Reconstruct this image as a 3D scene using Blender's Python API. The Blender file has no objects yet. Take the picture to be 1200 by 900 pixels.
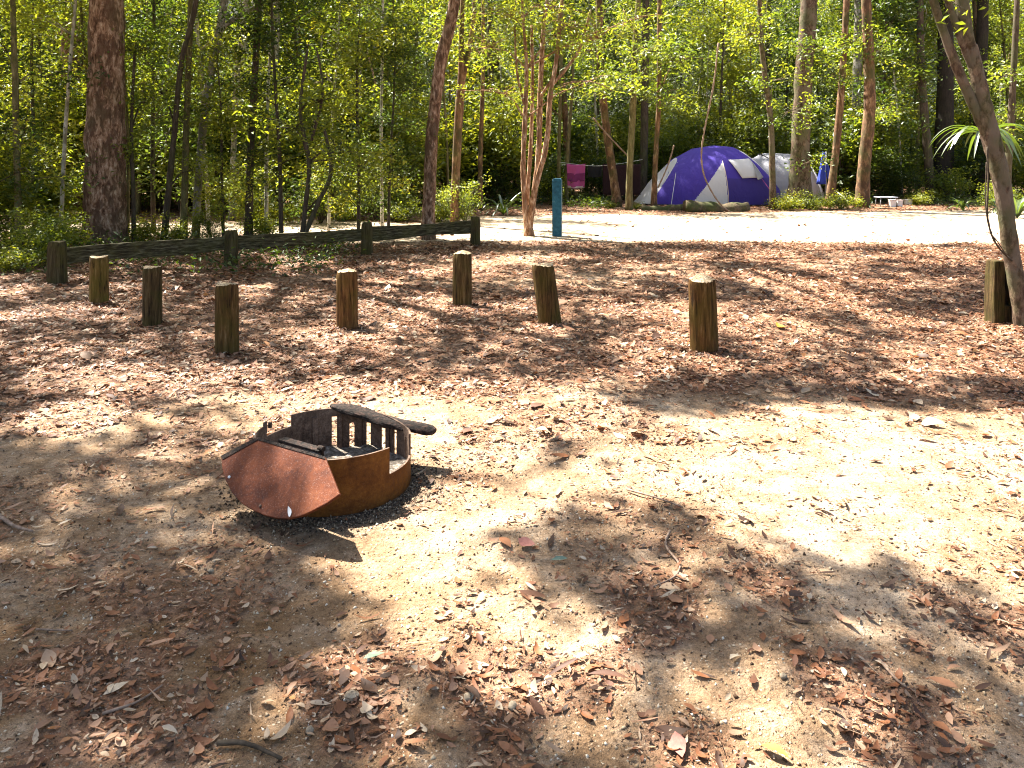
import bpy, math, random
import numpy as np
from mathutils import Vector

random.seed(7)
rng = np.random.default_rng(11)
scene = bpy.context.scene
COL = scene.collection
R = math.radians

# ------------------------------------------------------------------ camera numbers
F, H0, Y0 = 940.0, 1.6, 180.0           # focal length (px of a 1200 wide frame), eye height, horizon row


def P(px, py, d):
    return Vector(((px - 600) / F * d, d, H0 - (py - Y0) / F * d))


def G(px, py):
    d = F * H0 / (py - Y0)
    return Vector(((px - 600) / F * d, d, 0.0))


def to_px(x, y):
    y = np.maximum(y, 0.3)
    return 600 + F * x / y, Y0 + F * H0 / y


# sun: unit vector towards the sun
SUN = np.array([-0.5, 0.45, 1.0])
SUN = SUN / np.linalg.norm(SUN)

# ------------------------------------------------------------------ noise
_tab = np.random.default_rng(3).random((256, 256))


def vnoise(x, y):
    x = np.asarray(x, float); y = np.asarray(y, float)
    xi = np.floor(x).astype(int); yi = np.floor(y).astype(int)
    fx = x - xi; fy = y - yi
    fx = fx * fx * (3 - 2 * fx); fy = fy * fy * (3 - 2 * fy)
    a = _tab[xi & 255, yi & 255]; b = _tab[(xi + 1) & 255, yi & 255]
    c = _tab[xi & 255, (yi + 1) & 255]; d = _tab[(xi + 1) & 255, (yi + 1) & 255]
    return (a * (1 - fx) + b * fx) * (1 - fy) + (c * (1 - fx) + d * fx) * fy


def fbm(x, y, o=4):
    s = 0; a = 0.5; t = 0
    for i in range(o):
        s = s + a * vnoise(x * 2 ** i + 17.3 * i, y * 2 ** i + 5.1 * i); t += a; a *= 0.5
    return s / t


def sstep(a, b, x):
    t = np.clip((np.asarray(x, float) - a) / (b - a), 0, 1)
    return t * t * (3 - 2 * t)


def gz(x, y):
    x = np.asarray(x, float); y = np.asarray(y, float)
    amp = 1 - sstep(9.0, 12.5, y)
    h = 0.05 * (fbm(x * .7 + 9, y * .7 + 3, 2) - .5) + 0.04 * (fbm(x * 2.3, y * 2.3, 3) - .5) + .022 * (fbm(x * 7.5 + 3, y * 7.5, 3) - .5)
    return h * amp


# ------------------------------------------------------------------ object helpers
def link(o, parent=None):
    COL.objects.link(o)
    if parent is not None:
        o.parent = parent
    return o


def tag(o, label=None, cat=None, group=None, kind=None):
    if label: o['label'] = label
    if cat: o['category'] = cat
    if group: o['group'] = group
    if kind: o['kind'] = kind
    return o


def empty(name, loc, label, cat, group=None):
    o = bpy.data.objects.new(name, None)
    o.location = loc
    o.empty_display_size = .2
    link(o)
    return tag(o, label, cat, group)


def np_mesh(name, V, faces, attrs=None, smooth=False):
    """faces: list of int arrays (n,3) / (n,4)"""
    me = bpy.data.meshes.new(name)
    V = np.asarray(V, np.float32)
    me.vertices.add(len(V)); me.vertices.foreach_set('co', V.ravel())
    if not isinstance(faces, (list, tuple)): faces = [faces]
    faces = [np.asarray(f, np.int32) for f in faces if len(f)]
    nl = sum(f.size for f in faces); npoly = sum(len(f) for f in faces)
    me.loops.add(nl); me.polygons.add(npoly)
    me.loops.foreach_set('vertex_index', np.concatenate([f.ravel() for f in faces]))
    tot = np.concatenate([np.full(len(f), f.shape[1], np.int32) for f in faces])
    st = np.concatenate([[0], np.cumsum(tot)[:-1]]).astype(np.int32)
    me.polygons.foreach_set('loop_start', st)
    me.polygons.foreach_set('loop_total', tot)
    if attrs:
        for k, a in attrs.items():
            at = me.attributes.new(k, 'FLOAT', 'POINT')
            at.data.foreach_set('value', np.asarray(a, np.float32))
    me.update(calc_edges=True)
    if smooth:
        me.polygons.foreach_set('use_smooth', np.ones(npoly, bool))
    return me


def mobj(name, me, mats, parent=None, loc=None):
    if not isinstance(mats, (list, tuple)): mats = [mats]
    if len(me.materials) == 0:
        for m in mats: me.materials.append(m)
    o = bpy.data.objects.new(name, me)
    if loc is not None: o.location = loc
    link(o, parent)
    return o


class MB:
    """plain mesh collector"""
    def __init__(s): s.v = []; s.f = []; s.m = []; s.sm = []

    def add(s, vs, fs, mat=0, smooth=False):
        n = len(s.v); s.v += [tuple(v) for v in vs]
        for f in fs: s.f.append([i + n for i in f]); s.m.append(mat); s.sm.append(smooth)

    def box(s, c, sz, rot=None, mat=0, taper=1.0):
        x, y, z = [k / 2 for k in sz]
        vs = [Vector((sx * x * (taper if sz_ > 0 else 1), sy * y * (taper if sz_ > 0 else 1), sz_ * z))
              for sz_ in (-1, 1) for sx, sy in ((-1, -1), (1, -1), (1, 1), (-1, 1))]
        if rot is not None: vs = [rot @ v for v in vs]
        s.add([v + Vector(c) for v in vs],
              [(3, 2, 1, 0), (4, 5, 6, 7), (0, 1, 5, 4), (1, 2, 6, 5), (2, 3, 7, 6), (3, 0, 4, 7)], mat)

    def tube(s, pts, rad, n=8, mat=0, jit=0.0, cap=True, seed=0):
        pts = [Vector(p) for p in pts]
        r_ = random.Random(seed)
        N = len(pts); rings = []
        up = Vector((.31, .95, .05)).normalized()
        for i, p in enumerate(pts):
            t = (pts[min(i + 1, N - 1)] - pts[max(i - 1, 0)])
            if t.length < 1e-9: t = Vector((0, 0, 1))
            t.normalize()
            a = t.cross(up)
            if a.length < 1e-3: a = t.cross(Vector((1, 0, 0)))
            a.normalize(); b = t.cross(a)
            rr = rad[i] if hasattr(rad, '__len__') else rad
            ring = []
            for k in range(n):
                th = 2 * math.pi * k / n
                q = rr * (1 + jit * (r_.random() - .5) * 2)
                ring.append(p + (a * math.cos(th) + b * math.sin(th)) * q)
            rings.append(ring)
        vs = [v for r in rings for v in r]; fs = []
        for i in range(N - 1):
            for k in range(n):
                k2 = (k + 1) % n
                fs.append((i * n + k, i * n + k2, (i + 1) * n + k2, (i + 1) * n + k))
        if cap:
            fs.append(tuple(range(n))[::-1]); fs.append(tuple((N - 1) * n + k for k in range(n)))
        s.add(vs, fs, mat, True)

    def build(s, name, mats, parent=None, loc=None, bevel=0):
        me = bpy.data.meshes.new(name)
        off = Vector(loc) if loc is not None else Vector((0, 0, 0))
        me.from_pydata([tuple(Vector(v) - off) for v in s.v], [], s.f)
        if not isinstance(mats, (list, tuple)): mats = [mats]
        for m in mats: me.materials.append(m)
        me.polygons.foreach_set('material_index', s.m)
        me.polygons.foreach_set('use_smooth', s.sm)
        me.update()
        o = bpy.data.objects.new(name, me)
        if loc is not None and parent is None: o.location = off
        link(o, parent)
        if bevel:
            b = o.modifiers.new('bevel', 'BEVEL'); b.width = bevel; b.segments = 2; b.limit_method = 'ANGLE'
        return o


def smooth_path(pts, n=6):
    """Catmull-Rom through points (each a tuple of any length)"""
    p = [np.array(q, float) for q in pts]
    if len(p) < 3:
        return [p[0] + (p[-1] - p[0]) * t for t in np.linspace(0, 1, n + 1)]
    p = [2 * p[0] - p[1]] + p + [2 * p[-1] - p[-2]]
    out = []
    for i in range(1, len(p) - 2):
        for k in range(n):
            t = k / n
            out.append(.5 * ((2 * p[i]) + (-p[i - 1] + p[i + 1]) * t + (2 * p[i - 1] - 5 * p[i] + 4 * p[i + 1] - p[i + 2]) * t * t
                             + (-p[i - 1] + 3 * p[i] - 3 * p[i + 1] + p[i + 2]) * t ** 3))
    out.append(p[-2])
    return out


# ------------------------------------------------------------------ materials
class NT:
    def __init__(s, name):
        s.mat = bpy.data.materials.new(name); s.mat.use_nodes = True
        s.t = s.mat.node_tree; s.t.nodes.clear()
        s.out = s.n('ShaderNodeOutputMaterial')

    def n(s, ty, **k):
        nd = s.t.nodes.new(ty)
        for a, b in k.items():
            if a.startswith('i_'):
                nd.inputs[a[2:].replace('_', ' ')].default_value = b
            else: setattr(nd, a, b)
        return nd

    def l(s, a, b): s.t.links.new(a, b)

    def co(s, scale=(1, 1, 1), kind='Object'):
        tc = s.n('ShaderNodeTexCoord'); mp = s.n('ShaderNodeMapping'); mp.inputs['Scale'].default_value = scale
        s.l(tc.outputs[kind], mp.inputs['Vector']); return mp.outputs[0]

    def noise(s, co, scale, detail=4, rough=.6, dist=0):
        nd = s.n('ShaderNodeTexNoise'); nd.inputs['Scale'].default_value = scale
        nd.inputs['Detail'].default_value = detail; nd.inputs['Roughness'].default_value = rough
        nd.inputs['Distortion'].default_value = dist
        s.l(co, nd.inputs['Vector']); return nd.outputs[0]

    def voro(s, co, scale, feat='F1', out='Distance'):
        nd = s.n('ShaderNodeTexVoronoi', feature=feat); nd.inputs['Scale'].default_value = scale
        s.l(co, nd.inputs['Vector']); return nd.outputs[out]

    def ramp(s, fac, stops, interp='LINEAR'):
        nd = s.n('ShaderNodeValToRGB'); cr = nd.color_ramp; cr.interpolation = interp
        while len(cr.elements) < len(stops): cr.elements.new(.5)
        for e, (p, c) in zip(cr.elements, stops):
            e.position = p; e.color = (*c, 1) if len(c) == 3 else c
        if fac is not None: s.l(fac, nd.inputs[0])
        return nd.outputs[0]

    def mix(s, fac, a, b, mode='MIX'):
        nd = s.n('ShaderNodeMix', data_type='RGBA', blend_type=mode)
        for v, i in ((fac, 0), (a, 6), (b, 7)):
            if hasattr(v, 'node'): s.l(v, nd.inputs[i])
            else: nd.inputs[i].default_value = v if i == 0 else ((*v, 1) if len(v) == 3 else v)
        return nd.outputs[2]

    def math(s, op, a, b=0.0):
        nd = s.n('ShaderNodeMath', operation=op)
        for v, i in ((a, 0), (b, 1)):
            if hasattr(v, 'node'): s.l(v, nd.inputs[i])
            else: nd.inputs[i].default_value = v
        return nd.outputs[0]

    def attr(s, name):
        return s.n('ShaderNodeAttribute', attribute_name=name).outputs['Fac']

    def bump(s, h, strength=.5, dist=.01):
        nd = s.n('ShaderNodeBump'); nd.inputs['Strength'].default_value = strength; nd.inputs['Distance'].default_value = dist
        s.l(h, nd.inputs['Height']); return nd.outputs[0]

    def bsdf(s, col, rough=.8, normal=None, metal=0.0, spec=.3):
        b = s.n('ShaderNodeBsdfPrincipled')
        if hasattr(col, 'node'): s.l(col, b.inputs['Base Color'])
        else: b.inputs['Base Color'].default_value = (*col, 1)
        if hasattr(rough, 'node'): s.l(rough, b.inputs['Roughness'])
        else: b.inputs['Roughness'].default_value = rough
        b.inputs['Metallic'].default_value = metal
        b.inputs['Specular IOR Level'].default_value = spec
        if normal is not None: s.l(normal, b.inputs['Normal'])
        s.l(b.outputs[0], s.out.inputs[0]); return b


def leaf_mat(name, stops, trans=.5, bright=(1.5, 1.7, .7), rough=.45, gloss=.06):
    """leaf: diffuse + translucent + a little gloss; colour from per-leaf attribute"""
    n = NT(name)
    a = n.attr('tint')
    oi = n.n('ShaderNodeObjectInfo')
    f = n.math('ADD', n.math('MULTIPLY', a, .8), n.math('MULTIPLY', oi.outputs['Random'], .2))
    col = n.ramp(f, stops)
    tc = n.mix(1.0, col, bright, 'MULTIPLY')
    d = n.n('ShaderNodeBsdfDiffuse'); n.l(col, d.inputs['Color'])
    t = n.n('ShaderNodeBsdfTranslucent'); n.l(tc, t.inputs['Color'])
    m = n.n('ShaderNodeMixShader'); m.inputs[0].default_value = trans
    n.l(d.outputs[0], m.inputs[1]); n.l(t.outputs[0], m.inputs[2])
    g = n.n('ShaderNodeBsdfGlossy'); g.inputs['Roughness'].default_value = rough
    g.inputs['Color'].default_value = (.8, .85, .8, 1)
    m2 = n.n('ShaderNodeMixShader'); m2.inputs[0].default_value = gloss
    n.l(m.outputs[0], m2.inputs[1]); n.l(g.outputs[0], m2.inputs[2])
    n.l(m2.outputs[0], n.out.inputs[0])
    return n.mat


M = {}
GREEN = [(0, (.018, .034, .007)), (.3, (.05, .08, .012)), (.6, (.11, .14, .020)), (.85, (.18, .20, .028)), (1, (.26, .25, .035))]
M['leaf'] = leaf_mat('leaf_green', GREEN, .5, (2.2, 2.0, .7), gloss=.035)
M['leaf_dark'] = leaf_mat('leaf_dark_green', [(0, (.010, .020, .006)), (.45, (.030, .050, .010)), (1, (.11, .14, .022))], .42, (2.0, 2.0, .7), gloss=.03)
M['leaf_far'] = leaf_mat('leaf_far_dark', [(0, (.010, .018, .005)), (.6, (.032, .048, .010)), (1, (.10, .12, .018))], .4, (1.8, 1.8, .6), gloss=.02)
M['leaf_yellow'] = leaf_mat('leaf_yellow_green', [(0, (.05, .07, .012)), (.5, (.13, .16, .02)), (.85, (.23, .23, .03)), (1, (.32, .24, .03))], .52, (1.9, 1.75, .6), gloss=.035)
M['leaf_canopy'] = leaf_mat('leaf_canopy', [(0, (.04, .06, .012)), (1, (.12, .13, .025))], .3, (1.6, 1.4, .6))
M['strap'] = leaf_mat('leaf_strap', [(0, (.03, .06, .010)), (1, (.085, .12, .018))], .5, (1.7, 1.7, .7), .35, .12)


def litter_mat():
    n = NT('dry_leaf')
    a = n.attr('tint'); b = n.attr('shade')
    col = n.ramp(a, [(0, (.018, .010, .006)), (.17, (.055, .024, .012)), (.34, (.15, .052, .020)), (.5, (.26, .096, .034)),
                     (.63, (.33, .158, .082)), (.76, (.39, .228, .138)), (.88, (.45, .32, .20)), (.965, (.56, .46, .33)), (1, (.38, .13, .025))])
    co = n.co((1, 1, 1))
    nz = n.noise(co, 90, 3)
    col = n.mix(n.math('MULTIPLY', nz, .45), col, (.07, .035, .02))
    col = n.mix(n.math('MULTIPLY', b, .35), col, (.05, .026, .016))
    d = n.n('ShaderNodeBsdfPrincipled'); n.l(col, d.inputs['Base Color']); d.inputs['Roughness'].default_value = .62
    d.inputs['Specular IOR Level'].default_value = .3
    t = n.n('ShaderNodeBsdfTranslucent'); n.l(n.mix(1., col, (1.2, 1.0, .8), 'MULTIPLY'), t.inputs['Color'])
    m = n.n('ShaderNodeMixShader'); m.inputs[0].default_value = .15
    n.l(d.outputs[0], m.inputs[1]); n.l(t.outputs[0], m.inputs[2]); n.l(m.outputs[0], n.out.inputs[0])
    return n.mat


M['litter'] = litter_mat()


def ground_mat():
    n = NT('sandy_dirt')
    co = n.co()
    n1 = n.noise(co, 1.1, 6, .62)
    n2 = n.noise(co, 6.5, 6, .68, .4)
    n3 = n.noise(co, 60, 4, .7)
    n5 = n.noise(co, 330, 3, .7)
    f = n.math('ADD', n.math('MULTIPLY', n1, .5), n.math('ADD', n.math('MULTIPLY', n2, .42), n.math('MULTIPLY', n3, .12)))
    col = n.ramp(f, [(.36, (.155, .094, .052)), (.5, (.285, .187, .113)), (.60, (.41, .305, .212)), (.72, (.53, .44, .34))])
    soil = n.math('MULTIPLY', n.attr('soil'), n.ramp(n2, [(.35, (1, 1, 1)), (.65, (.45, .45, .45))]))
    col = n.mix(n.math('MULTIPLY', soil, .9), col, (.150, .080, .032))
    # grit: pale sand grains, dark bits
    grit = n.ramp(n5, [(.32, (.45, .45, .45)), (.5, (1, 1, 1)), (.68, (1.5, 1.48, 1.42))])
    col = n.mix(.85, col, grit, 'MULTIPLY')
    clod = n.ramp(n.noise(co, 48, 6, .8, .3), [(.36, (.42, .38, .34)), (.48, (.95, .95, .94)), (.6, (1.12, 1.1, 1.06)), (.7, (1.35, 1.33, 1.28))])
    col = n.mix(.9, col, clod, 'MULTIPLY')
    v = n.voro(co, 85, 'F1'); vc = n.voro(co, 85, 'F1', 'Color')
    pick = n.math('GREATER_THAN', n.n('ShaderNodeSeparateColor').outputs[0], .9)
    sc = n.n('ShaderNodeSeparateColor'); n.l(vc, sc.inputs[0])
    pick = n.math('GREATER_THAN', sc.outputs[0], .84)
    peb = n.math('MULTIPLY', n.math('LESS_THAN', v, .32), pick)
    col = n.mix(n.math('MULTIPLY', peb, .75), col, n.ramp(sc.outputs[1], [(0, (.12, .085, .05)), (.5, (.42, .33, .22)), (1, (.6, .53, .4))]))
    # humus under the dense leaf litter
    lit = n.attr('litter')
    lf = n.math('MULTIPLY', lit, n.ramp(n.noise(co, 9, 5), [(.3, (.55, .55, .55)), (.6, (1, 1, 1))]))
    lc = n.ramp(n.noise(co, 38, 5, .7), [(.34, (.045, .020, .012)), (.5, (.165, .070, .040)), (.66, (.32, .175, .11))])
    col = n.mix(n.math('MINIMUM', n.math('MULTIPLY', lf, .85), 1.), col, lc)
    # charcoal stain round the ring, with painted shade under the plate
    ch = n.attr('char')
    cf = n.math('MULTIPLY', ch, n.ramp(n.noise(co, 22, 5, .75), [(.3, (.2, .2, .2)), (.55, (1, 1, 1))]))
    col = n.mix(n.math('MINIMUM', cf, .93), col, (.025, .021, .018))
    h = n.math('ADD', n.math('MULTIPLY', n3, .9), n.math('ADD', n.math('MULTIPLY', n5, .35), n.math('MULTIPLY', n2, 1.2)))
    h = n.math('ADD', h, n.math('MULTIPLY', peb, .7))
    n4 = n.noise(co, 17, 5, .7)
    h = n.math('ADD', h, n.math('MULTIPLY', n4, 2.2))
    n.bsdf(col, .93, n.bump(h, .9, .016), spec=.12)
    return n.mat


def road_mat():
    n = NT('pale_sand_road')
    co = n.co()
    f = n.math('ADD', n.math('MULTIPLY', n.noise(co, .9, 6, .65), .5), n.math('MULTIPLY', n.noise(co, 5, 6, .75), .5))
    col = n.ramp(f, [(.36, (.20, .14, .085)), (.5, (.35, .27, .185)), (.66, (.46, .38, .28))])
    n.bsdf(col, .95, n.bump(n.noise(co, 25, 5, .7), .6, .02), spec=.1)
    return n.mat


def bark(name, stops, sc=(14, 14, 3), fine=60, bstr=.9, bdist=.02, moss=0.0, patch=None):
    n = NT(name)
    co = n.co(sc)
    n1 = n.noise(co, 1.0, 6, .68, .5)
    co2 = n.co((1, 1, .35))
    n2 = n.noise(co2, fine, 3, .6)
    big = n.noise(n.co(), 2.2, 3)
    f = n.math('ADD', n.math('MULTIPLY', n1, .75), n.math('MULTIPLY', n2, .25))
    col = n.ramp(f, stops)
    if patch:
        col = n.mix(n.ramp(n.noise(n.co((5, 5, 2.2)), 1.3, 4, .6), [(.5, (0, 0, 0)), (.56, (.8, .8, .8))]), col, patch)
    if moss:
        col = n.mix(n.ramp(big, [(.45, (0, 0, 0)), (.62, (moss, moss, moss))]), col, (.05, .065, .02))
    n.bsdf(col, .9, n.bump(f, bstr, bdist), spec=.15)
    return n.mat


M['ground'] = ground_mat(); M['road'] = road_mat()
M['bark_red'] = bark('bark_red_brown', [(.36, (.026, .014, .009)), (.45, (.125, .066, .040)), (.54, (.27, .165, .11)), (.66, (.46, .36, .28))], (19, 19, 7), 26, 1, .05, .2, (.075, .040, .026))
M['bark_dark'] = bark('bark_dark', [(.3, (.018, .014, .01)), (.5, (.055, .04, .028)), (.7, (.13, .1, .075))], (20, 20, 4), 60, .8, .02, .4)
M['bark_pale'] = bark('bark_pale', [(.34, (.06, .05, .035)), (.5, (.21, .19, .15)), (.66, (.42, .40, .35))], (9, 9, 4), 50, .5, .01, .45, (.10, .09, .06))
M['bark_white'] = bark('bark_white', [(.34, (.16, .14, .10)), (.5, (.42, .39, .32)), (.66, (.62, .59, .52))], (9, 9, 4), 50, .5, .01, .2, (.2, .18, .12))
M['bark_olive'] = bark('bark_olive', [(.34, (.035, .028, .012)), (.5, (.11, .09, .04)), (.68, (.22, .19, .10))], (18, 18, 4), 60, .6, .012, .5)
M['bark_orange'] = bark('bark_orange', [(.34, (.04, .02, .011)), (.46, (.12, .062, .033)), (.58, (.22, .13, .075)), (.7, (.40, .29, .21))], (9, 9, 3.2), 30, .9, .02, .55, (.06, .035, .022))
M['bark_paper'] = bark('bark_paper', [(.34, (.04, .018, .01)), (.43, (.17, .08, .04)), (.52, (.32, .19, .11)), (.64, (.56, .44, .33))], (20, 20, 6), 30, 1, .03, .0, (.16, .08, .042))
M['bark_mottle'] = bark('bark_mottled', [(.34, (.020, .012, .008)), (.48, (.070, .044, .028)), (.62, (.17, .12, .08))], (14, 14, 9), 40, .9, .02, .6, (.125, .098, .07))
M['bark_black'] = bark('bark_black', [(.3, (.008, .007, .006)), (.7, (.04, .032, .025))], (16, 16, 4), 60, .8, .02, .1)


def timber_mat(name, stops, moss=.5, msc=(26, 26, 2.2)):
    n = NT(name)
    oi = n.n('ShaderNodeObjectInfo')
    tc = n.n('ShaderNodeTexCoord'); ad = n.n('ShaderNodeVectorMath', operation='ADD')
    n.l(tc.outputs['Object'], ad.inputs[0])
    cx = n.n('ShaderNodeCombineXYZ'); n.l(n.math('MULTIPLY', oi.outputs['Random'], 37.), cx.inputs[0]); n.l(cx.outputs[0], ad.inputs[1])
    mp = n.n('ShaderNodeMapping'); mp.inputs['Scale'].default_value = msc; n.l(ad.outputs[0], mp.inputs[0])
    n1 = n.noise(mp.outputs[0], 1.6, 7, .72, .4)
    n2 = n.noise(ad.outputs[0], 5, 4)
    col = n.ramp(n1, stops)
    col = n.mix(n.ramp(n2, [(.42, (0, 0, 0)), (.64, (moss, moss, moss))]), col, (.058, .056, .012))
    st = n.ramp(n1, [(.36, (1, 1, 1)), (.42, (0, 0, 0))])
    col = n.mix(n.math('MULTIPLY', st, .75), col, (.012, .008, .005))
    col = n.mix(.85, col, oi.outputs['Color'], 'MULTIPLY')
    n.bsdf(col, .9, n.bump(n1, .9, .012), spec=.12)
    return n.mat


M['timber'] = timber_mat('weathered_timber', [(.3, (.016, .010, .006)), (.47, (.062, .038, .018)), (.58, (.115, .074, .036)), (.68, (.19, .14, .085)), (.8, (.27, .225, .165))], .6)
M['timber_rail'] = timber_mat('mossy_rail', [(.34, (.010, .008, .005)), (.48, (.035, .029, .016)), (.6, (.10, .09, .055)), (.72, (.2, .185, .14))], .35, (4, 4, 34))
M['timber_mossy'] = timber_mat('mossy_timber', [(.3, (.016, .012, .007)), (.5, (.045, .035, .018)), (.75, (.12, .10, .06))], .55)


def sawn_mat():
    n = NT('sawn_end')
    co = n.co()
    sep = n.n('ShaderNodeSeparateXYZ'); n.l(co, sep.inputs[0])
    r = n.math('SQRT', n.math('ADD', n.math('POWER', sep.outputs[0], 2.), n.math('POWER', sep.outputs[1], 2.)))
    nz = n.noise(co, 18, 5, .7)
    ring = n.math('SINE', n.math('MULTIPLY', n.math('ADD', r, n.math('MULTIPLY', nz, .05)), 420.))
    f = n.math('ADD', n.math('MULTIPLY', ring, .08), nz)
    col = n.ramp(f, [(.3, (.10, .065, .035)), (.48, (.34, .25, .15)), (.7, (.52, .43, .3))])
    n.bsdf(col, .9, n.bump(f, .8, .01), spec=.1)
    return n.mat


M['sawn'] = sawn_mat()


def rust_mat(name, stops, dark=.0, rough=.55, metal=.0, speck=1.0):
    n = NT(name)
    co = n.co()
    n1 = n.noise(co, 6, 6, .7, .6); n2 = n.noise(co, 55, 4, .8); n3 = n.noise(co, 190, 3, .75)
    f = n.math('ADD', n.math('MULTIPLY', n1, .6), n.math('MULTIPLY', n2, .4))
    col = n.ramp(f, stops)
    if speck:
        sp = n.ramp(n3, [(.58, (0, 0, 0)), (.68, (.55 * speck, .55 * speck, .55 * speck))])
        col = n.mix(sp, col, (.42, .30, .25))
        sp2 = n.ramp(n3, [(.3, (.7, .7, .7)), (.4, (0, 0, 0))])
        col = n.mix(sp2, col, (.05, .018, .01))
    n.bsdf(col, n.ramp(n2, [(.3, (rough - .12,) * 3), (.7, (rough + .2,) * 3)]), n.bump(n.math('ADD', n2, n3), .35, .004), metal, .08)
    return n.mat


M['rust'] = rust_mat('rust_ring', [(.3, (.03, .011, .004)), (.46, (.085, .030, .007)), (.6, (.15, .058, .012)), (.74, (.22, .10, .025))], speck=.15)
M['rust_lid'] = rust_mat('rust_plate', [(.32, (.028, .009, .006)), (.45, (.066, .018, .008)), (.58, (.115, .033, .013)), (.74, (.18, .068, .03))], rough=.55, speck=.6)
M['soot'] = rust_mat('sooty_steel', [(.36, (.022, .015, .011)), (.5, (.085, .056, .040)), (.64, (.19, .135, .10))], speck=.5)


def simple(name, stops, scale=20, rough=.85, bstr=.5, bdist=.01, spec=.2, det=5, cs=(1, 1, 1)):
    n = NT(name); co = n.co(cs)
    f = n.noise(co, scale, det, .7)
    n.bsdf(n.ramp(f, stops), rough, n.bump(f, bstr, bdist), spec=spec)
    return n.mat


M['ash'] = simple('ash', [(.35, (.04, .032, .024)), (.5, (.15, .125, .098)), (.65, (.36, .31, .26))], 35, .95, 1, .03)
M['charwood'] = simple('charred_wood', [(.36, (.006, .005, .004)), (.5, (.017, .011, .008)), (.62, (.05, .027, .019)), (.75, (.12, .075, .055))], 14, .85, 1, .03, cs=(3, 3, 3))
M['charbits'] = simple('charcoal_bits', [(.36, (.010, .009, .008)), (.48, (.06, .042, .028)), (.56, (.22, .16, .10)), (.66, (.4, .34, .26))], 60, .9)
M['blue'] = simple('blue_paint', [(.3, (.006, .04, .065)), (.45, (.007, .068, .105)), (.62, (.015, .10, .145)), (.72, (.10, .17, .19))], 14, .55, .3, .004, .25)
M['pebble'] = simple('pebble', [(.3, (.13, .10, .07)), (.7, (.36, .29, .20))], 45, .9)
M['twig'] = simple('twig_bark', [(.3, (.09, .055, .035)), (.7, (.32, .23, .17))], 40, .85)
M['vine'] = simple('vine_bark', [(.3, (.025, .018, .012)), (.7, (.1, .075, .05))], 30, .9)
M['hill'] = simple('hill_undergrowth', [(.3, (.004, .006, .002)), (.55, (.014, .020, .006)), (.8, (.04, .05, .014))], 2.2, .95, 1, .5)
M['logm'] = bark('mossy_log', [(.3, (.03, .024, .015)), (.5, (.1, .075, .045)), (.7, (.22, .17, .11))], (8, 8, 8), 40, .9, .03, .8)


def cloth(name, col, var=.25, rough=.75, trans=.15, weave=240):
    n = NT(name); co = n.co()
    f = n.noise(co, 3.2, 4, .6)
    c = n.mix(n.math('MULTIPLY', f, var), col, tuple(k * .45 for k in col))
    wr = n.noise(n.co((1, 1, .6)), 5, 5, .55, .6)
    b = n.n('ShaderNodeBsdfPrincipled'); n.l(c, b.inputs['Base Color']); b.inputs['Roughness'].default_value = rough
    b.inputs['Specular IOR Level'].default_value = .35
    n.l(n.bump(wr, .6, .06), b.inputs['Normal'])
    t = n.n('ShaderNodeBsdfTranslucent'); n.l(c, t.inputs['Color'])
    m = n.n('ShaderNodeMixShader'); m.inputs[0].default_value = trans
    n.l(b.outputs[0], m.inputs[1]); n.l(t.outputs[0], m.inputs[2]); n.l(m.outputs[0], n.out.inputs[0])
    return n.mat


M['tent_purple'] = cloth('tent_purple', (.07, .04, .36))
M['tent_dark'] = cloth('tent_purple_dark', (.05, .032, .24))
M['tent_white'] = cloth('tent_white', (.66, .64, .66), .2)
M['tent_grey'] = cloth('tent_grey', (.34, .34, .37), .3)
M['tent_beige'] = cloth('tent_beige', (.42, .35, .3), .2)
M['tent_black'] = cloth('tent_black_trim', (.02, .02, .025))
M['pink'] = cloth('towel_pink', (.50, .09, .27), .25, .95, .2)
M['pink_dark'] = cloth('towel_stripe', (.22, .035, .13), .5, .95, .1)
M['cream'] = cloth('cream_fringe', (.6, .5, .45), .2, .95, .1)
M['maroon'] = cloth('maroon_cloth', (.026, .009, .011), .5, .95, .1)
M['blackcloth'] = cloth('dark_cloth', (.012, .012, .014), .5, .95, .05)
M['bluecloth'] = cloth('blue_canvas', (.03, .06, .40), .3)
M['rope'] = simple('pale_rope', [(.3, (.4, .4, .38)), (.7, (.6, .6, .58))], 60, .9)
M['whiteplastic'] = simple('white_plastic', [(.3, (.55, .53, .5)), (.7, (.7, .68, .65))], 6, .5)
M['greyplastic'] = simple('grey_tabletop', [(.3, (.22, .24, .28)), (.7, (.35, .37, .42))], 6, .4)
M['steel'] = simple('dull_steel', [(.3, (.2, .2, .2)), (.7, (.35, .35, .35))], 30, .4)

# ------------------------------------------------------------------ where the sun reaches the ground (used to place gaps in the canopy)
def in_poly(px, py, poly):
    inside = np.zeros(np.shape(px), bool)
    n = len(poly)
    for i in range(n):
        x1, y1 = poly[i]; x2, y2 = poly[(i + 1) % n]
        c = ((y1 > py) != (y2 > py)) & (px < (x2 - x1) * (py - y1) / (y2 - y1 + 1e-9) + x1)
        inside ^= c
    return inside


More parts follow.
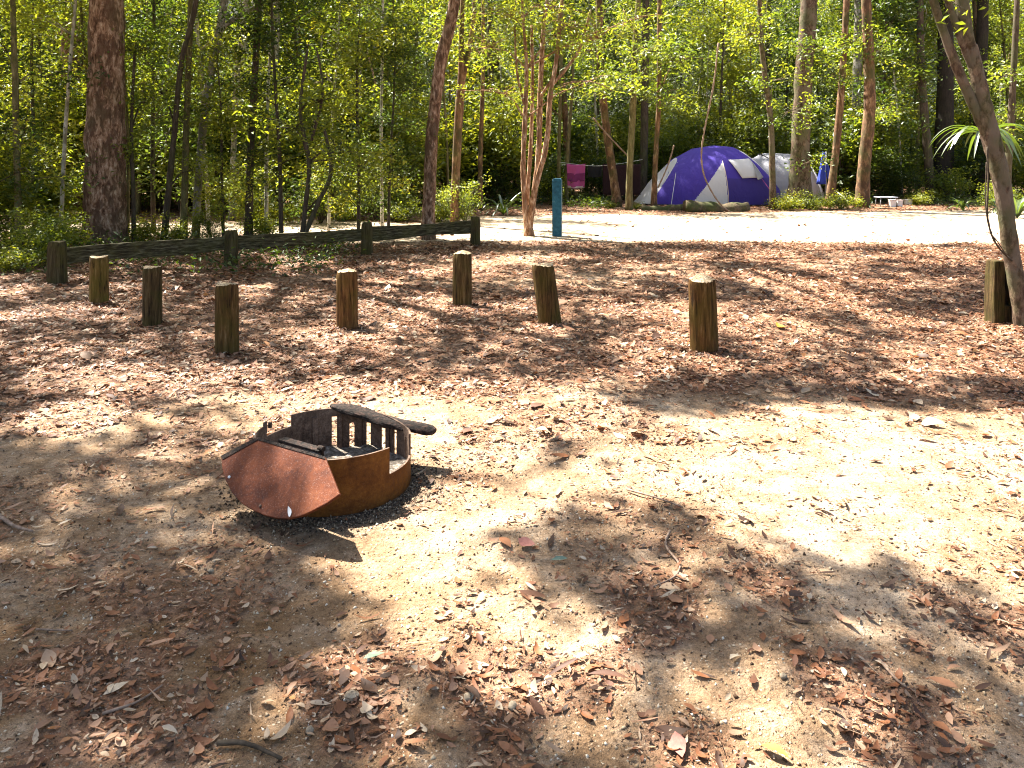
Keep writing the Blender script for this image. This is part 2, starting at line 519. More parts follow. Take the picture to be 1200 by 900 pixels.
LIT_POLYS = [
    [(680, 550), (780, 502), (930, 472), (1080, 476), (1280, 490), (1320, 672), (1080, 685), (950, 652), (870, 615), (770, 592)],
    [(550, 445), (690, 448), (800, 495), (810, 535), (740, 548), (630, 512), (535, 482)],
    [(430, 650), (570, 655), (680, 700), (830, 778), (780, 815), (560, 805), (440, 750)],
    [(770, 826), (900, 812), (1120, 842), (1110, 888), (900, 880), (780, 876)],
    [(345, 470), (470, 448), (560, 495), (650, 560), (610, 612), (500, 665), (400, 655), (362, 600), (335, 540)],
    [(300, 455), (440, 440), (480, 460), (350, 482)],
    [(350, 390), (440, 385), (445, 412), (360, 418)],
    [(0, 480), (130, 462), (200, 478), (150, 500), (0, 512)],
    [(1060, 690), (1240, 690), (1260, 740), (1130, 735)],
    [(640, 265), (1400, 248), (1400, 288), (560, 286)],
    [(590, 545), (690, 560), (680, 590), (600, 580)],
]


def lit(x, y):
    """0 = shaded ground, 1 = in the sun"""
    px, py = to_px(np.asarray(x, float), np.asarray(y, float))
    # wobble the outlines
    px = px + (fbm(x * 1.7, y * 1.7 + 40, 3) - .5) * 90
    py = py + (fbm(x * 1.7 + 30, y * 1.7, 3) - .5) * 0.16 * (py - Y0)
    v = np.zeros(np.shape(px))
    for p in LIT_POLYS:
        v = np.maximum(v, in_poly(px, py, p).astype(float))
    # fine dapple among the bollards
    d = fbm(x * 1.9 + 5, y * 1.3 + 77, 3)
    zone = (py > 288) & (py < 450)
    v = np.maximum(v, np.where(zone, .48, 0))
    v = np.maximum(v, np.where((px > 540) & (py >= 520), .42 + .25 * (fbm(x * 3 + 2, y * 3 + 70, 2) - .5), 0))
    v = np.maximum(v, np.where((px > 60) & (px < 420) & (py >= 430) & (py < 580), .36, 0))
    thr = np.where(px > 560, .55, .60)
    v = np.maximum(v, np.where(zone & (d > thr), .9, 0))
    v = np.maximum(v, np.where((py <= 306) & (px < 500) & (fbm(x * .7 + 8, y * .7, 3) > .46), .9, 0))
    rd = (py <= 288) & (py > 246)
    v = np.maximum(v, np.where(rd & (px > 480), .97, 0))
    v = np.maximum(v, np.where(rd & (px <= 480) & (fbm(x * .8, y * .8, 2) > .38), .9, 0))
    return v


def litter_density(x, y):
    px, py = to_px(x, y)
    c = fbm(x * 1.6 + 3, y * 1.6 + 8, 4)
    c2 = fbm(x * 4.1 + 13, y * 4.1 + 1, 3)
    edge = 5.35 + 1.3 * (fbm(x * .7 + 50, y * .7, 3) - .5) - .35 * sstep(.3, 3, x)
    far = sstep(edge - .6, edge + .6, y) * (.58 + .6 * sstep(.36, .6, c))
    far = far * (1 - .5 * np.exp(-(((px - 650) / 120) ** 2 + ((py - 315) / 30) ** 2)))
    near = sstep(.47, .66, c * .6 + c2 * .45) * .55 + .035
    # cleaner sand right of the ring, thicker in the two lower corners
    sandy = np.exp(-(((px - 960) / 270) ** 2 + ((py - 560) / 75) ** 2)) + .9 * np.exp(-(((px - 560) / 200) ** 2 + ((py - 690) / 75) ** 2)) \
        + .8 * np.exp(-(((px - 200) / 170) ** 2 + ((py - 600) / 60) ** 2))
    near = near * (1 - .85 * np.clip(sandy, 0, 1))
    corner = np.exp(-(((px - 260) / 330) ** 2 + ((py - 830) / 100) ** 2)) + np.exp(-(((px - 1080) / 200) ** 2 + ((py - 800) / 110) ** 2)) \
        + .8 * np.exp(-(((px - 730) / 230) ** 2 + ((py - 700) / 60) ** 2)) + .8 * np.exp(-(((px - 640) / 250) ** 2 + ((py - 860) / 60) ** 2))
    near = near + .55 * np.clip(corner, 0, 1) * sstep(.42, .6, c * .5 + c2 * .5)
    dn = np.maximum(far, near)
    rc = road_mask(x, y)
    dn = dn * (1 - rc) + rc * .08 * sstep(.42, .62, c)
    ring = np.hypot(x + .867, y - 3.9)
    dn = np.where(ring < .39, 0, dn)
    dn = dn * np.where(ring < .52, .25, 1)
    return np.clip(dn, 0, 1.25)


def road_edges(x):
    near = 14.7 + .8 * (fbm(x * .6 + 2, x * 0 + .5, 4) - .5) * 2 - .25 * np.clip(x - 3, 0, 12) * .35 + np.where(x < -3, .6, 0)
    far = 20.3 + .9 * (fbm(x * .5 + 9, x * 0 + 4.5, 4) - .5) * 2 + .18 * np.clip(x, 0, 12) - np.where(x < -2, 1.6, 0) * 1.0
    return near, far


def road_mask(x, y):
    a, b = road_edges(np.asarray(x, float))
    return sstep(a - .7, a + .5, y) * (1 - sstep(b - .4, b + .5, y))


# ------------------------------------------------------------------ ground, road, hills
def axis(segs):
    out = []
    for a, b, n in segs:
        out += list(np.linspace(a, b, n, endpoint=False))
    out.append(segs[-1][1]); return np.array(out)


gx = axis([(-90, -20, 14), (-20, -7, 60), (-7, -2.6, 90), (-2.6, 2.6, 210), (2.6, 7, 90), (7, 20, 60), (20, 90, 14)])
gy = axis([(-40, 0, 12), (0, 1.5, 30), (1.5, 5.5, 160), (5.5, 9, 90), (9, 16, 80), (16, 30, 40), (30, 130, 20)])
XX, YY = np.meshgrid(gx, gy)
ZZ = gz(XX, YY)
ring_r = np.hypot(XX + .867, YY - 3.9)
ZZ = ZZ * (sstep(.45, .9, ring_r) * .9 + .1)


def gh(x, y):
    rr = np.hypot(np.asarray(x) + .867, np.asarray(y) - 3.9)
    return gz(x, y) * (sstep(.45, .9, rr) * .9 + .1)


nx, ny = len(gx), len(gy)
idx = np.arange(nx * ny).reshape(ny, nx)
FQ = np.stack([idx[:-1, :-1], idx[:-1, 1:], idx[1:, 1:], idx[1:, :-1]], -1).reshape(-1, 4)
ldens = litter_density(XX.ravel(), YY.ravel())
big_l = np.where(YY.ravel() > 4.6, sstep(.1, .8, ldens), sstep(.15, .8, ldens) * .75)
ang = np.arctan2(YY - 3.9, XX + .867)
char_shade = np.exp(-((ring_r - .36) / (.115 + .05 * np.cos(ang + 1.2))) ** 2 * .6) * (.66 + .34 * np.cos(ang + 1.2))  # charcoal stain, widened at the front to paint in the plate's shadow
char_shade = np.where(ring_r < .36, 1, char_shade)
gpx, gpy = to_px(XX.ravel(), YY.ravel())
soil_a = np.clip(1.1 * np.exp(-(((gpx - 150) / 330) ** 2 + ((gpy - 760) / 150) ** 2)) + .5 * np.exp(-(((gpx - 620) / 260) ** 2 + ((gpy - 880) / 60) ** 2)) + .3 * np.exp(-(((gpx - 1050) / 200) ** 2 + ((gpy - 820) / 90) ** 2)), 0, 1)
me = np_mesh('ground', np.stack([XX.ravel(), YY.ravel(), ZZ.ravel()], 1), FQ, {'litter': big_l, 'char': char_shade.ravel(), 'soil': soil_a}, True)
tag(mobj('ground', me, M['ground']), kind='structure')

rx = np.linspace(-48, 48, 600)
ra, rb = road_edges(rx)
tt = np.linspace(0, 1, 14)
RX = np.repeat(rx[None], 14, 0); RY = ra[None] * (1 - tt[:, None]) + rb[None] * tt[:, None]
ii = np.arange(14 * 600).reshape(14, 600)
RF = np.stack([ii[:-1, :-1], ii[:-1, 1:], ii[1:, 1:], ii[1:, :-1]], -1).reshape(-1, 4)
RZ = np.full(RX.shape, .006)
me = np_mesh('road', np.stack([RX.ravel(), RY.ravel(), RZ.ravel()], 1), RF, None, True)
tag(mobj('road', me, M['road']), kind='structure')

hx = np.linspace(-110, 110, 120); hy = np.linspace(46, 125, 50)
HX, HY = np.meshgrid(hx, hy)
HZ = sstep(46, 105, HY) * (26 + 8 * (fbm(HX * .05, HY * .05) - .5)) + 2.5 * (fbm(HX * .25, HY * .25) - .5) * sstep(47, 55, HY) - .3 * (1 - sstep(46, 49, HY))
ii = np.arange(120 * 50).reshape(50, 120)
me = np_mesh('hillside', np.stack([HX.ravel(), HY.ravel(), HZ.ravel()], 1),
             np.stack([ii[:-1, :-1], ii[:-1, 1:], ii[1:, 1:], ii[1:, :-1]], -1).reshape(-1, 4), None, True)
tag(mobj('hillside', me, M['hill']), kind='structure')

# ------------------------------------------------------------------ leaves
def rand_frames(n, flat=.5, r=rng):
    """random leaf directions (u along the leaf, v across, w normal); flat: 0 any way up .. 1 horizontal"""
    th = r.random(n) * 2 * np.pi
    w = r.normal(size=(n, 3)); w /= np.linalg.norm(w, axis=1)[:, None]
    w[:, 2] = np.abs(w[:, 2])
    w = w * (1 - flat) + np.array([0, 0, 1.0]) * flat
    w /= np.linalg.norm(w, axis=1)[:, None]
    a = np.stack([np.cos(th), np.sin(th), np.zeros(n)], 1)
    u = a - w * np.sum(a * w, 1)[:, None]; u /= np.linalg.norm(u, axis=1)[:, None]
    v = np.cross(w, u)
    return u, v, w


def foliage(centres, rad, per, size, flat=.35, ratio=.42, r=rng, droop=.25, tint0=None, flatz=.7):
    """leaf cloud: clusters of 6-sided folded leaves. returns V, F, tint"""
    C = np.asarray(centres, float); k = len(C)
    rad = np.broadcast_to(np.asarray(rad, float), (k,))
    n = k * per
    ci = np.repeat(np.arange(k), per)
    off = r.normal(size=(n, 3)) * .5
    off[:, 2] *= flatz
    p = C[ci] + off * rad[ci][:, None]
    u, v, w = rand_frames(n, flat, r)
    u[:, 2] -= droop * r.random(n); u /= np.linalg.norm(u, axis=1)[:, None]
    v = np.cross(w, u); v /= np.linalg.norm(v, axis=1)[:, None] + 1e-9
    L = size * (.6 + .8 * r.random(n)); W = L * ratio * (.75 + .5 * r.random(n))
    L = L[:, None]; W = W[:, None]
    fold = w * W * .25
    a = p - u * L * .5
    b1 = p - u * L * .12 + v * W * .5 + fold; b2 = p - u * L * .12 - v * W * .5 + fold
    t = p + u * L * .5 - np.array([0, 0, 1.]) * L * .08
    V = np.stack([a, b1, t, b2], 1).reshape(-1, 3)
    base = np.arange(n)[:, None] * 4
    Fa = np.concatenate([base + np.array([[0, 2, 1]]), base + np.array([[0, 3, 2]])], 0)
    ct = r.random(k) if tint0 is None else np.broadcast_to(tint0, (k,))
    tint = np.clip(.55 * ct[ci] + .45 * r.random(n), 0, 1)
    return V, Fa, np.repeat(tint, 4)


def foliage_obj(name, centres, rad, per, size, mat, parent=None, base=(0, 0, 0), **kw):
    if len(centres) == 0: return None
    V, Fa, t = foliage(centres, rad, per, size, **kw)
    me = np_mesh(name, V - np.array(base), Fa, {'tint': t})
    return mobj(name, me, mat, parent)


# ------------------------------------------------------------------ fallen leaves
def flat_leaves(X, Y, L, W, r, z0=.003, fine=False, tilt=.2, curl=.42):
    n = len(X)
    th = r.random(n) * 2 * np.pi
    w = np.stack([r.normal(size=n) * tilt, r.normal(size=n) * tilt, np.ones(n)], 1); w /= np.linalg.norm(w, axis=1)[:, None]
    a = np.stack([np.cos(th), np.sin(th), np.zeros(n)], 1)
    u = a - w * np.sum(a * w, 1)[:, None]; u /= np.linalg.norm(u, axis=1)[:, None]
    v = np.cross(w, u)
    cu = (r.random(n) * 1.6 - .5) * curl; cv = (r.random(n) * 1.5 - .35) * curl
    bend = r.normal(size=n) * .18
    ts = np.array([0, .16, .36, .58, .8, 1.0]) if fine else np.array([0, .42, 1.0])
    prof = np.sin(np.pi * ts ** .85); prof[0] = prof[-1] = 0
    pts = []
    ctr = np.stack([X, Y, np.zeros(n)], 1)
    for i, t in enumerate(ts):
        s = (t - .5)
        al = u * (L * s)[:, None] + w * (L * cu * (s * s))[:, None] * 2.0 + v * (L * bend * (s * s - .1))[:, None]
        if prof[i] <= 1e-6:
            pts.append((ctr + al)[:, None])
        else:
            j1 = 1 + .25 * (r.random(n) - .5) * fine; j2 = 1 + .25 * (r.random(n) - .5) * fine
            hw = W * .5 * prof[i]
            e1 = ctr + al + v * (hw * j1)[:, None] + w * (hw * cv)[:, None]
            e2 = ctr + al - v * (hw * j2)[:, None] + w * (hw * cv * (r.random(n) * .8 + .4))[:, None]
            pts.append(np.stack([e1, ctr + al, e2], 1))
    V = np.concatenate(pts, 1)
    m = V.shape[1]
    lo = V[:, :, 2].min(1)
    # rest the lowest point just above the ground
    V[:, :, 2] += (gh(X, Y) + z0 + r.random(n) * .006 - lo)[:, None]
    faces = []; i = 1
    faces += [(0, 2, 1), (0, 3, 2)]
    for k in range(len(ts) - 3):
        b = 1 + 3 * k
        faces += [(b, b + 1, b + 4), (b, b + 4, b + 3), (b + 1, b + 2, b + 5), (b + 1, b + 5, b + 4)]
    b = 1 + 3 * (len(ts) - 3); e = m - 1
    faces += [(b, b + 1, e), (b + 1, b + 2, e)]
    Fa = (np.arange(n)[:, None, None] * m + np.array(faces)[None]).reshape(-1, 3)
    return V.reshape(-1, 3), Fa, m


r2 = np.random.default_rng(5)


def scatter(y0, y1, dens, r, spread=.70, margin=1.2):
    A = 0; hw = spread * y1 + margin
    n = int((y1 - y0) * 2 * hw * dens)
    x = (r.random(n) * 2 - 1) * hw; y = y0 + (y1 - y0) * r.random(n)
    ok = np.abs(x) < spread * y + margin
    return x[ok], y[ok]


Vs, Fs, Ts, Ss = [], [], [], []
nv = 0


def put(V, Fa, m, tint, shade):
    global nv
    Vs.append(V); Fs.append(Fa + nv); nv += len(V)
    Ts.append(np.repeat(tint, m)); Ss.append(np.repeat(shade, m))


def litter_layer(y0, y1, dens, Lm, fine, r, pw=1.0, base=0.0, ratio=.42):
    x, y = scatter(y0, y1, dens, r)
    keep = r.random(len(x)) < np.maximum(litter_density(x, y) ** pw, base)
    x, y = x[keep], y[keep]
    rr_ = np.hypot(x + .867, y - 3.9); k = rr_ > .40
    x, y = x[k], y[k]
    L = Lm * np.exp(r.normal(size=len(x)) * .38); W = L * ratio * np.exp(r.normal(size=len(x)) * .25)
    L = np.minimum(L, .13)
    V, Fa, m = flat_leaves(x, y, L, W, r, fine=fine)
    put(V, Fa, m, np.clip(r.beta(1.25, 1.15, len(x)), 0, 1), r.random(len(x)) ** 2)


litter_layer(1.0, 4.6, 560, .034, True, r2, 1, .012, .38)
litter_layer(1.0, 4.6, 1500, .019, True, r2, 1.2, .02, .42)
litter_layer(1.0, 5.5, 3200, .0095, False, r2, .8, .10, .5)
litter_layer(1.0, 7.0, 520, .038, False, r2, 1.0, .06, .06)
litter_layer(4.4, 8.5, 850, .045, True, r2, 1, 0, .38)
litter_layer(4.4, 9.0, 1700, .021, False, r2, 1, .05)
litter_layer(8.5, 15.9, 760, .054, False, r2, 1, .03)
litter_layer(1.0, 6.0, 22, .085, True, r2, .6, .15, .13)
litter_layer(15.5, 27, 90, .085, False, r2)
Lme = np_mesh('leaf_litter', np.concatenate(Vs), np.concatenate(Fs), {'tint': np.concatenate(Ts), 'shade': np.concatenate(Ss)})
tag(mobj('leaf_litter', Lme, M['litter']), 'carpet of dry red-brown fallen leaves over the sandy dirt', 'leaf litter', kind='stuff')

# the larger foreground leaves, one object each
big = []
KINDS = [('large dry leaf of rusty orange-brown lying loose on the foreground dirt', .47, .052, .36),
         ('large dry leaf of faded pinkish tan lying loose on the foreground dirt', .70, .055, .38),
         ('large dry leaf of dark chocolate brown lying loose on the foreground dirt', .14, .056, .3),
         ('large bleached cream leaf lying loose on the foreground dirt', .95, .047, .34)]
protos = []
for ki, (lab, tn, L0, ra_) in enumerate(KINDS):
    row = []
    for v_ in range(5):
        rr_ = np.random.default_rng(100 + ki * 10 + v_)
        V, Fa, m = flat_leaves(np.zeros(1), np.zeros(1), np.array([L0 * (.85 + .4 * rr_.random())]), np.array([L0 * ra_ * (.9 + .4 * rr_.random())]), rr_, 0, True, .12, .5)
        V[:, 2] -= V[:, 2].min()
        row.append(np_mesh('fallen_leaf', V, Fa, {'tint': np.full(m, tn + (rr_.random() - .5) * .05), 'shade': np.full(m, rr_.random() ** 2)}))
    protos.append(row)
cnt = 0
while cnt < 190:
    py = 480 + 440 * r2.random() ** .7; px = r2.random() * 1240 - 20
    g = G(px, py)
    if np.hypot(g.x + .867, g.y - 3.9) < .5: continue
    if r2.random() > litter_density(np.array([g.x]), np.array([g.y]))[0] + .05: continue
    ki = r2.choice(4, p=[.4, .3, .15, .15])
    o = mobj('fallen_leaf', protos[ki][r2.integers(5)], M['litter'])
    o.location = (g.x, g.y, float(gh(g.x, g.y)) + .006); o.rotation_euler = (r2.normal() * .1, r2.normal() * .1, r2.random() * 6.28)
    tag(o, KINDS[ki][0], 'leaf', 'large fallen leaves on the foreground dirt')
    cnt += 1


def one_leaf(px, py, L, ratio, rot, mat, label, tint=.5, seed=1, curl=.5):
    g = G(px, py); rr_ = np.random.default_rng(seed)
    V, Fa, m = flat_leaves(np.zeros(1), np.zeros(1), np.array([L]), np.array([L * ratio]), rr_, 0, True, .1, curl)
    V[:, 2] -= V[:, 2].min()
    me = np_mesh('fallen_leaf', V, Fa, {'tint': np.full(m, tint), 'shade': np.zeros(m)})
    o = mobj('fallen_leaf', me, mat, None, (g.x, g.y, float(gh(g.x, g.y)) + .012)); o.rotation_euler = (0, 0, rot)
    return tag(o, label, 'leaf', 'singular fallen leaves')


M['yleaf'] = simple('leaf_half_yellow', [(.42, (.27, .25, .035)), (.55, (.25, .12, .03))], 14, .6)
M['gleaf'] = simple('leaf_grey_green', [(.3, (.12, .17, .12)), (.7, (.22, .27, .18))], 30, .6)
M['oleaf'] = simple('leaf_orange', [(.3, (.5, .2, .02)), (.7, (.6, .32, .05))], 20, .6)
M['pleaf'] = simple('leaf_pink', [(.3, (.20, .075, .06)), (.7, (.30, .13, .10))], 30, .6)
one_leaf(908, 884, .085, .4, -.4, M['yleaf'], 'yellow-green leaf turning brown at the bottom edge right of centre', seed=4)
one_leaf(795, 875, .10, .42, -.35, M['pleaf'], 'broad pink leaf at the bottom edge left of the yellow-green leaf', seed=5)
one_leaf(655, 660, .075, .3, .1, M['gleaf'], 'narrow grey-green leaf beside pink litter in front of the sunny patch', seed=6)
one_leaf(438, 771, .07, .42, 2.8, M['gleaf'], 'rounded grey-green leaf below the central sunlit patch of sand', seed=7)
one_leaf(915, 384, .17, .4, -.3, M['oleaf'], 'bright orange leaf lying in the litter right of the rightmost round bollard', seed=8)
one_leaf(617, 643, .075, .8, .4, M['pleaf'], 'round pinkish-tan leaf on the dirt right of the fire ring', seed=9)
one_leaf(1104, 810, .085, .6, .8, M['litter'], 'broad speckled brown leaf in the lower right corner area', .62, 12)

# pebbles
for k, (px, py, s, lab) in enumerate([(412, 822, .022, 'cream angular pebble near the bottom left of the central sand patch'),
                                      (549, 823, .02, 'rounded dark grey pebble in the leaf litter below the sunny patch'),
                                      (363, 858, .016, 'small blue-grey pebble on bare dirt at the lower left'),
                                      (247, 667, .014, 'small white pebble on bare dirt below the fire ring'),
                                      (918, 799, .014, 'white pebble on bare dirt at lower right'),
                                      (601, 832, .018, 'tan pebble in leaf litter right of the dark grey pebble')]):
    g = G(px, py); r_ = random.Random(k)
    m = MB(); vs = []; n1, n2 = 8, 5
    for i in range(n2 + 1):
        for j in range(n1):
            th = math.pi * i / n2; ph = 2 * math.pi * j / n1
            q = s * (1 + .25 * (r_.random() - .5))
            vs.append((q * math.sin(th) * math.cos(ph), .75 * q * math.sin(th) * math.sin(ph), .6 * q * math.cos(th)))
    m.add(vs, [(i * n1 + j, (i + 1) * n1 + j, (i + 1) * n1 + (j + 1) % n1, i * n1 + (j + 1) % n1) for i in range(n2) for j in range(n1)], 0, k != 0)
    o = m.build('pebble', M['pebble']); o.location = (g.x, g.y, float(gh(g.x, g.y)) + s * .4); o.rotation_euler = (0, 0, k)
    tag(o, lab, 'pebble', 'pebbles on the dirt')


def twig(pts, r, label, mat='twig', n=6):
    P3 = [Vector((*G(a, b)[:2], 0)) for a, b in pts]
    P3 = [Vector((p.x, p.y, float(gh(p.x, p.y)) + r + .006)) for p in P3]
    sp = smooth_path([tuple(p) for p in P3], 5)
    m = MB(); m.tube(sp, [r * (1 - .5 * i / len(sp)) for i in range(len(sp))], n, 0, .12)
    tag(m.build('twig', M[mat]), label, 'twig', 'twigs on the dirt')


twig([(785, 628), (780, 645), (796, 666), (790, 680), (765, 690)], .006, 'bent pale twig lying on the dirt right of the sunny patch')
twig([(735, 578), (770, 590), (800, 599)], .006, 'straight thin twig on the bright sand of the sunny clearing')
twig([(-6, 606), (15, 618), (38, 626)], .01, 'purplish curved stick lying at the left edge of the dirt')
twig([(1030, 780), (1050, 805), (1062, 815)], .005, 'thin green-brown twig among leaves at lower right')
twig([(120, 838), (160, 822), (190, 800)], .005, 'dark straight twig among leaves at lower left')
twig([(255, 876), (290, 880), (330, 897)], .008, 'dark broken stick at the bottom edge left of centre', 'vine')
twig([(43, 737), (60, 738), (85, 738)], .004, 'short dark twig on bare dirt at the left')

# ------------------------------------------------------------------ fire ring
CX, CY, RR = -.867, 3.90, .372
TH = .009
FR = empty('fire_ring', (CX, CY, 0), 'rusty steel fire ring with slotted back wall and tilted plate on the sandy dirt', 'fire ring')


def ring_top(a):
    """rim height at angle a (degrees)"""
    base = .25 - .033 * math.exp(-((a - 30) / 38) ** 2)
    if -35 <= a <= 3: return .127
    if 138 <= a <= 166: return .192
    return base


slots = [(102, .045, .205), (87.5, .035, .17), (73, .035, .175), (58.5, .035, .16), (44, .035, .172), (24, .05, .168)]
SW = 2.1     # half width in degrees
cuts = sorted(set([-35, 3, 138, 166] + [round(x, 3) for s in slots for x in (s[0] - SW, s[0] + SW)] + list(np.arange(-180, 180, 4.0))))
cuts = [c for c in cuts if -180 <= c < 180]
pr = []
for c in cuts:
    if not pr or c - pr[-1] > .6 or c in (-35, 3, 138, 166): pr.append(c)
cuts = pr
zs = [.0, .036, .127, .165, .17, .175, .192, .2051, .285]


def ring_pt(a, z, r): return Vector((r * math.cos(R(a)), r * math.sin(R(a)), z))


m = MB()
for i, a0 in enumerate(cuts):
    a1 = cuts[(i + 1) % len(cuts)]
    if a1 <= a0: a1 += 360
    mid = (a0 + a1) / 2
    mm = mid if mid < 180 else mid - 360
    top = ring_top(mm)
    sl = [s for s in slots if abs(mm - s[0]) < SW]
    segs = [(-.02, top)]
    if sl: segs = [(-.02, sl[0][1]), (sl[0][2], top)]
    for z0, z1 in segs:
        def tp(a, z):
            if z == top and top > .2:
                return .25 - .033 * math.exp(-(((a if a < 180 else a - 360) - 30) / 38) ** 2)
            return z
        vs = []
        for r_ in (RR, RR - TH):
            for a in (a0, a1):
                for z in (z0, z1): vs.append(ring_pt(a, tp(a, z), r_))
        # 0 o a0 z0,1 o a0 z1,2 o a1 z0,3 o a1 z1,4 i..7
        m.add(vs, [(0, 2, 3, 1)], 0, True); m.add(vs, [(4, 5, 7, 6)], 1, True)
        m.add(vs, [(1, 3, 7, 5), (0, 4, 6, 2)], 1)
        # side edges where neighbours differ
        m.add(vs, [(0, 1, 5, 4), (2, 6, 7, 3)], 1)
ring = m.build('ring_wall', [M['rust'], M['soot']], FR)
# hooked tab, stiffener strips
m = MB()
for a in (167, 171):
    pass
rot = Vector((0, 0, 1)).rotation_difference(Vector((0, 0, 1))).to_matrix()
import mathutils
m.box(ring_pt(167, .238, RR - .004), (.010, .03, .06), mathutils.Matrix.Rotation(R(167), 3, 'Z'))
m.box(ring_pt(163, .245, RR - .016), (.018, .014, .03), mathutils.Matrix.Rotation(R(163), 3, 'Z'))
m.build('hinge_tab', M['soot'], FR, bevel=.003)
for a, w in ((97, .018), (80, .02), (52, .022), (118, .03)):
    m = MB()
    m.box(ring_pt(a, .112, RR - TH - .006), (.008, w, .205), mathutils.Matrix.Rotation(R(a), 3, 'Z'))
    m.build('wall_rib', M['soot'], ring, bevel=.002)
# ash bed
m = MB(); n1 = 48; vs = [(0, 0, .055)]
for k in range(1, 9):
    for j in range(n1):
        a = 2 * math.pi * j / n1; r_ = (RR - .008) * k / 8
        vs.append((r_ * math.cos(a), r_ * math.sin(a), .035 + .05 * float(fbm(np.array(r_ * math.cos(a) * 9 + 4), np.array(r_ * math.sin(a) * 9 + 4), 3)) - .012))
fs = [(0, 1 + j, 1 + (j + 1) % n1) for j in range(n1)]
for k in range(7):
    fs += [(1 + k * n1 + j, 1 + (k + 1) * n1 + j, 1 + (k + 1) * n1 + (j + 1) % n1, 1 + k * n1 + (j + 1) % n1) for j in range(n1)]
m.add(vs, fs, 0, True)
o = m.build('ash_bed', M['ash']); o.location = (CX, CY, 0)
tag(o, 'grey ash bed inside the rusty fire ring', 'ash', kind='stuff')

# the tilted plate: plane through three measured points, outline on that plane
KP = .962
A_ = P(303, 513, 3.81 * KP); B_ = P(381.5, 536, 3.56 * KP); C_ = P(399, 580, 3.385 * KP)
nrm = (B_ - A_).cross(C_ - A_).normalized()
if nrm.z < 0: nrm = -nrm
eye = Vector((0, 0, H0))


def on_plate(px, py):
    d = P(px, py, 1.0) - eye
    t = (A_ - eye).dot(nrm) / d.dot(nrm)
    return eye + d * t


outline = [(303, 513), (342, 524.5), (381.5, 536), (390, 557), (399, 580), (384, 590.5), (366, 600), (353, 605.5), (339, 608.5), (325, 608), (312, 605),
           (298, 599), (285, 591.5), (273, 578.5), (265.5, 564), (261, 549), (260, 535.5), (281, 524)]
pts = [on_plate(*q) for q in outline]
zmin = min(p.z for p in pts)
m = MB(); K = len(pts); up = nrm * .007
cen = sum(pts, Vector()) / K
vs = [p + up - Vector((CX, CY, 0)) for p in pts] + [p - up - Vector((CX, CY, 0)) for p in pts]
m.add(vs, [tuple(range(K)), tuple(range(2 * K - 1, K - 1, -1))] + [(i, i + K, (i + 1) % K + K, (i + 1) % K) for i in range(K)], 0)
plate = m.build('hot_plate', M['rust_lid'], FR, bevel=.003)
m = MB()  # black strip standing in for the shadowed thickness of the upper edges
for (q0, q1, i0, i1) in (((260, 535.5), (303, 513), (262.5, 539.5), (303.5, 516.8)), ((303, 513), (381.5, 536), (303.5, 516.8), (382.5, 539.3))):
    vs = [on_plate(*q) - Vector((CX, CY, 0)) for q in (q0, q1, i1, i0)]
    vs = [v + nrm * .010 for v in vs] + [v - nrm * .012 for v in vs]
    m.add(vs, [(0, 1, 2, 3), (7, 6, 5, 4), (0, 4, 5, 1), (1, 5, 6, 2), (2, 6, 7, 3), (3, 7, 4, 0)])
m.build('plate_lip', M['charwood'], plate)
print('plate lowest z', zmin)
# hinge bar along the plate's upper edge
m = MB()
e0 = A_.lerp(B_, .25) + Vector((.022, .035, .002)); e1 = A_.lerp(B_, .85) + Vector((.022, .035, .002))
dirv = (e1 - e0).normalized()
q = Vector((1, 0, 0)).rotation_difference(dirv).to_matrix()
m.box((e0 + e1) / 2 - Vector((CX, CY, 0)), ((e1 - e0).length, .042, .012), q)
m.tube([e1 - Vector((CX, CY, -.01)) - dirv * .02, e1 - Vector((CX, CY, -.01)) + dirv * .012], .012, 8)
for ee in (e0, e1):
    v = ee - Vector((CX, CY, 0)); an = math.degrees(math.atan2(v.y, v.x))
    m.tube([v + Vector((0, 0, .004)), ring_pt(an, .20, RR - TH - .008)], .009, 6)
m.build('hinge_bar', M['charwood'], FR, bevel=.002)
# bolt heads on plate
for q in ((270, 560), (306.5, 594)):
    c = on_plate(*q) - Vector((CX, CY, 0))
    m = MB(); m.tube([c, c + nrm * .012], [.007, .006], 8)
    m.build('bolt', M['soot'] if q[0] > 300 else M['whiteplastic'], plate)
# burnt log across the back rim
m = MB()
a_ = P(388, 475.5, 4.28); b_ = P(509, 507, 4.09)
ax = (b_ - a_).normalized(); sd = Vector((-ax.y, ax.x, 0)).normalized(); rr = random.Random(4); vs = []; NS, NK = 26, 16
for i in range(NS + 1):
    t = i / NS; c = a_.lerp(b_, t) + Vector((0, 0, .006 * math.sin(t * 8)))
    e = min(1, (t + .015) / .16) ** .6 * min(1, (1.02 - t) / .07) ** .5
    for k in range(NK):
        th = 2 * math.pi * k / NK
        cs_, sn_ = math.cos(th), math.sin(th)
        w_ = .055 * e * (1 + .05 * math.sin(i * .9 + k)) * (1 + .06 * (rr.random() - .5)); h_ = .017 * (.35 + .65 * e) * (1 + .12 * (rr.random() - .5))
        vs.append(c + sd * (w_ * math.copysign(abs(cs_) ** .7, cs_)) + Vector((0, 0, h_ * math.copysign(abs(sn_) ** .6, sn_))))
m.add(vs, [(i * NK + k, i * NK + (k + 1) % NK, (i + 1) * NK + (k + 1) % NK, (i + 1) * NK + k) for i in range(NS) for k in range(NK)] + [tuple(range(NK))[::-1], tuple(NS * NK + k for k in range(NK))], 0, False)
tag(m.build('burnt_log', M['charwood']), 'charred flat slab of wood resting across the back rim of the fire ring', 'log')
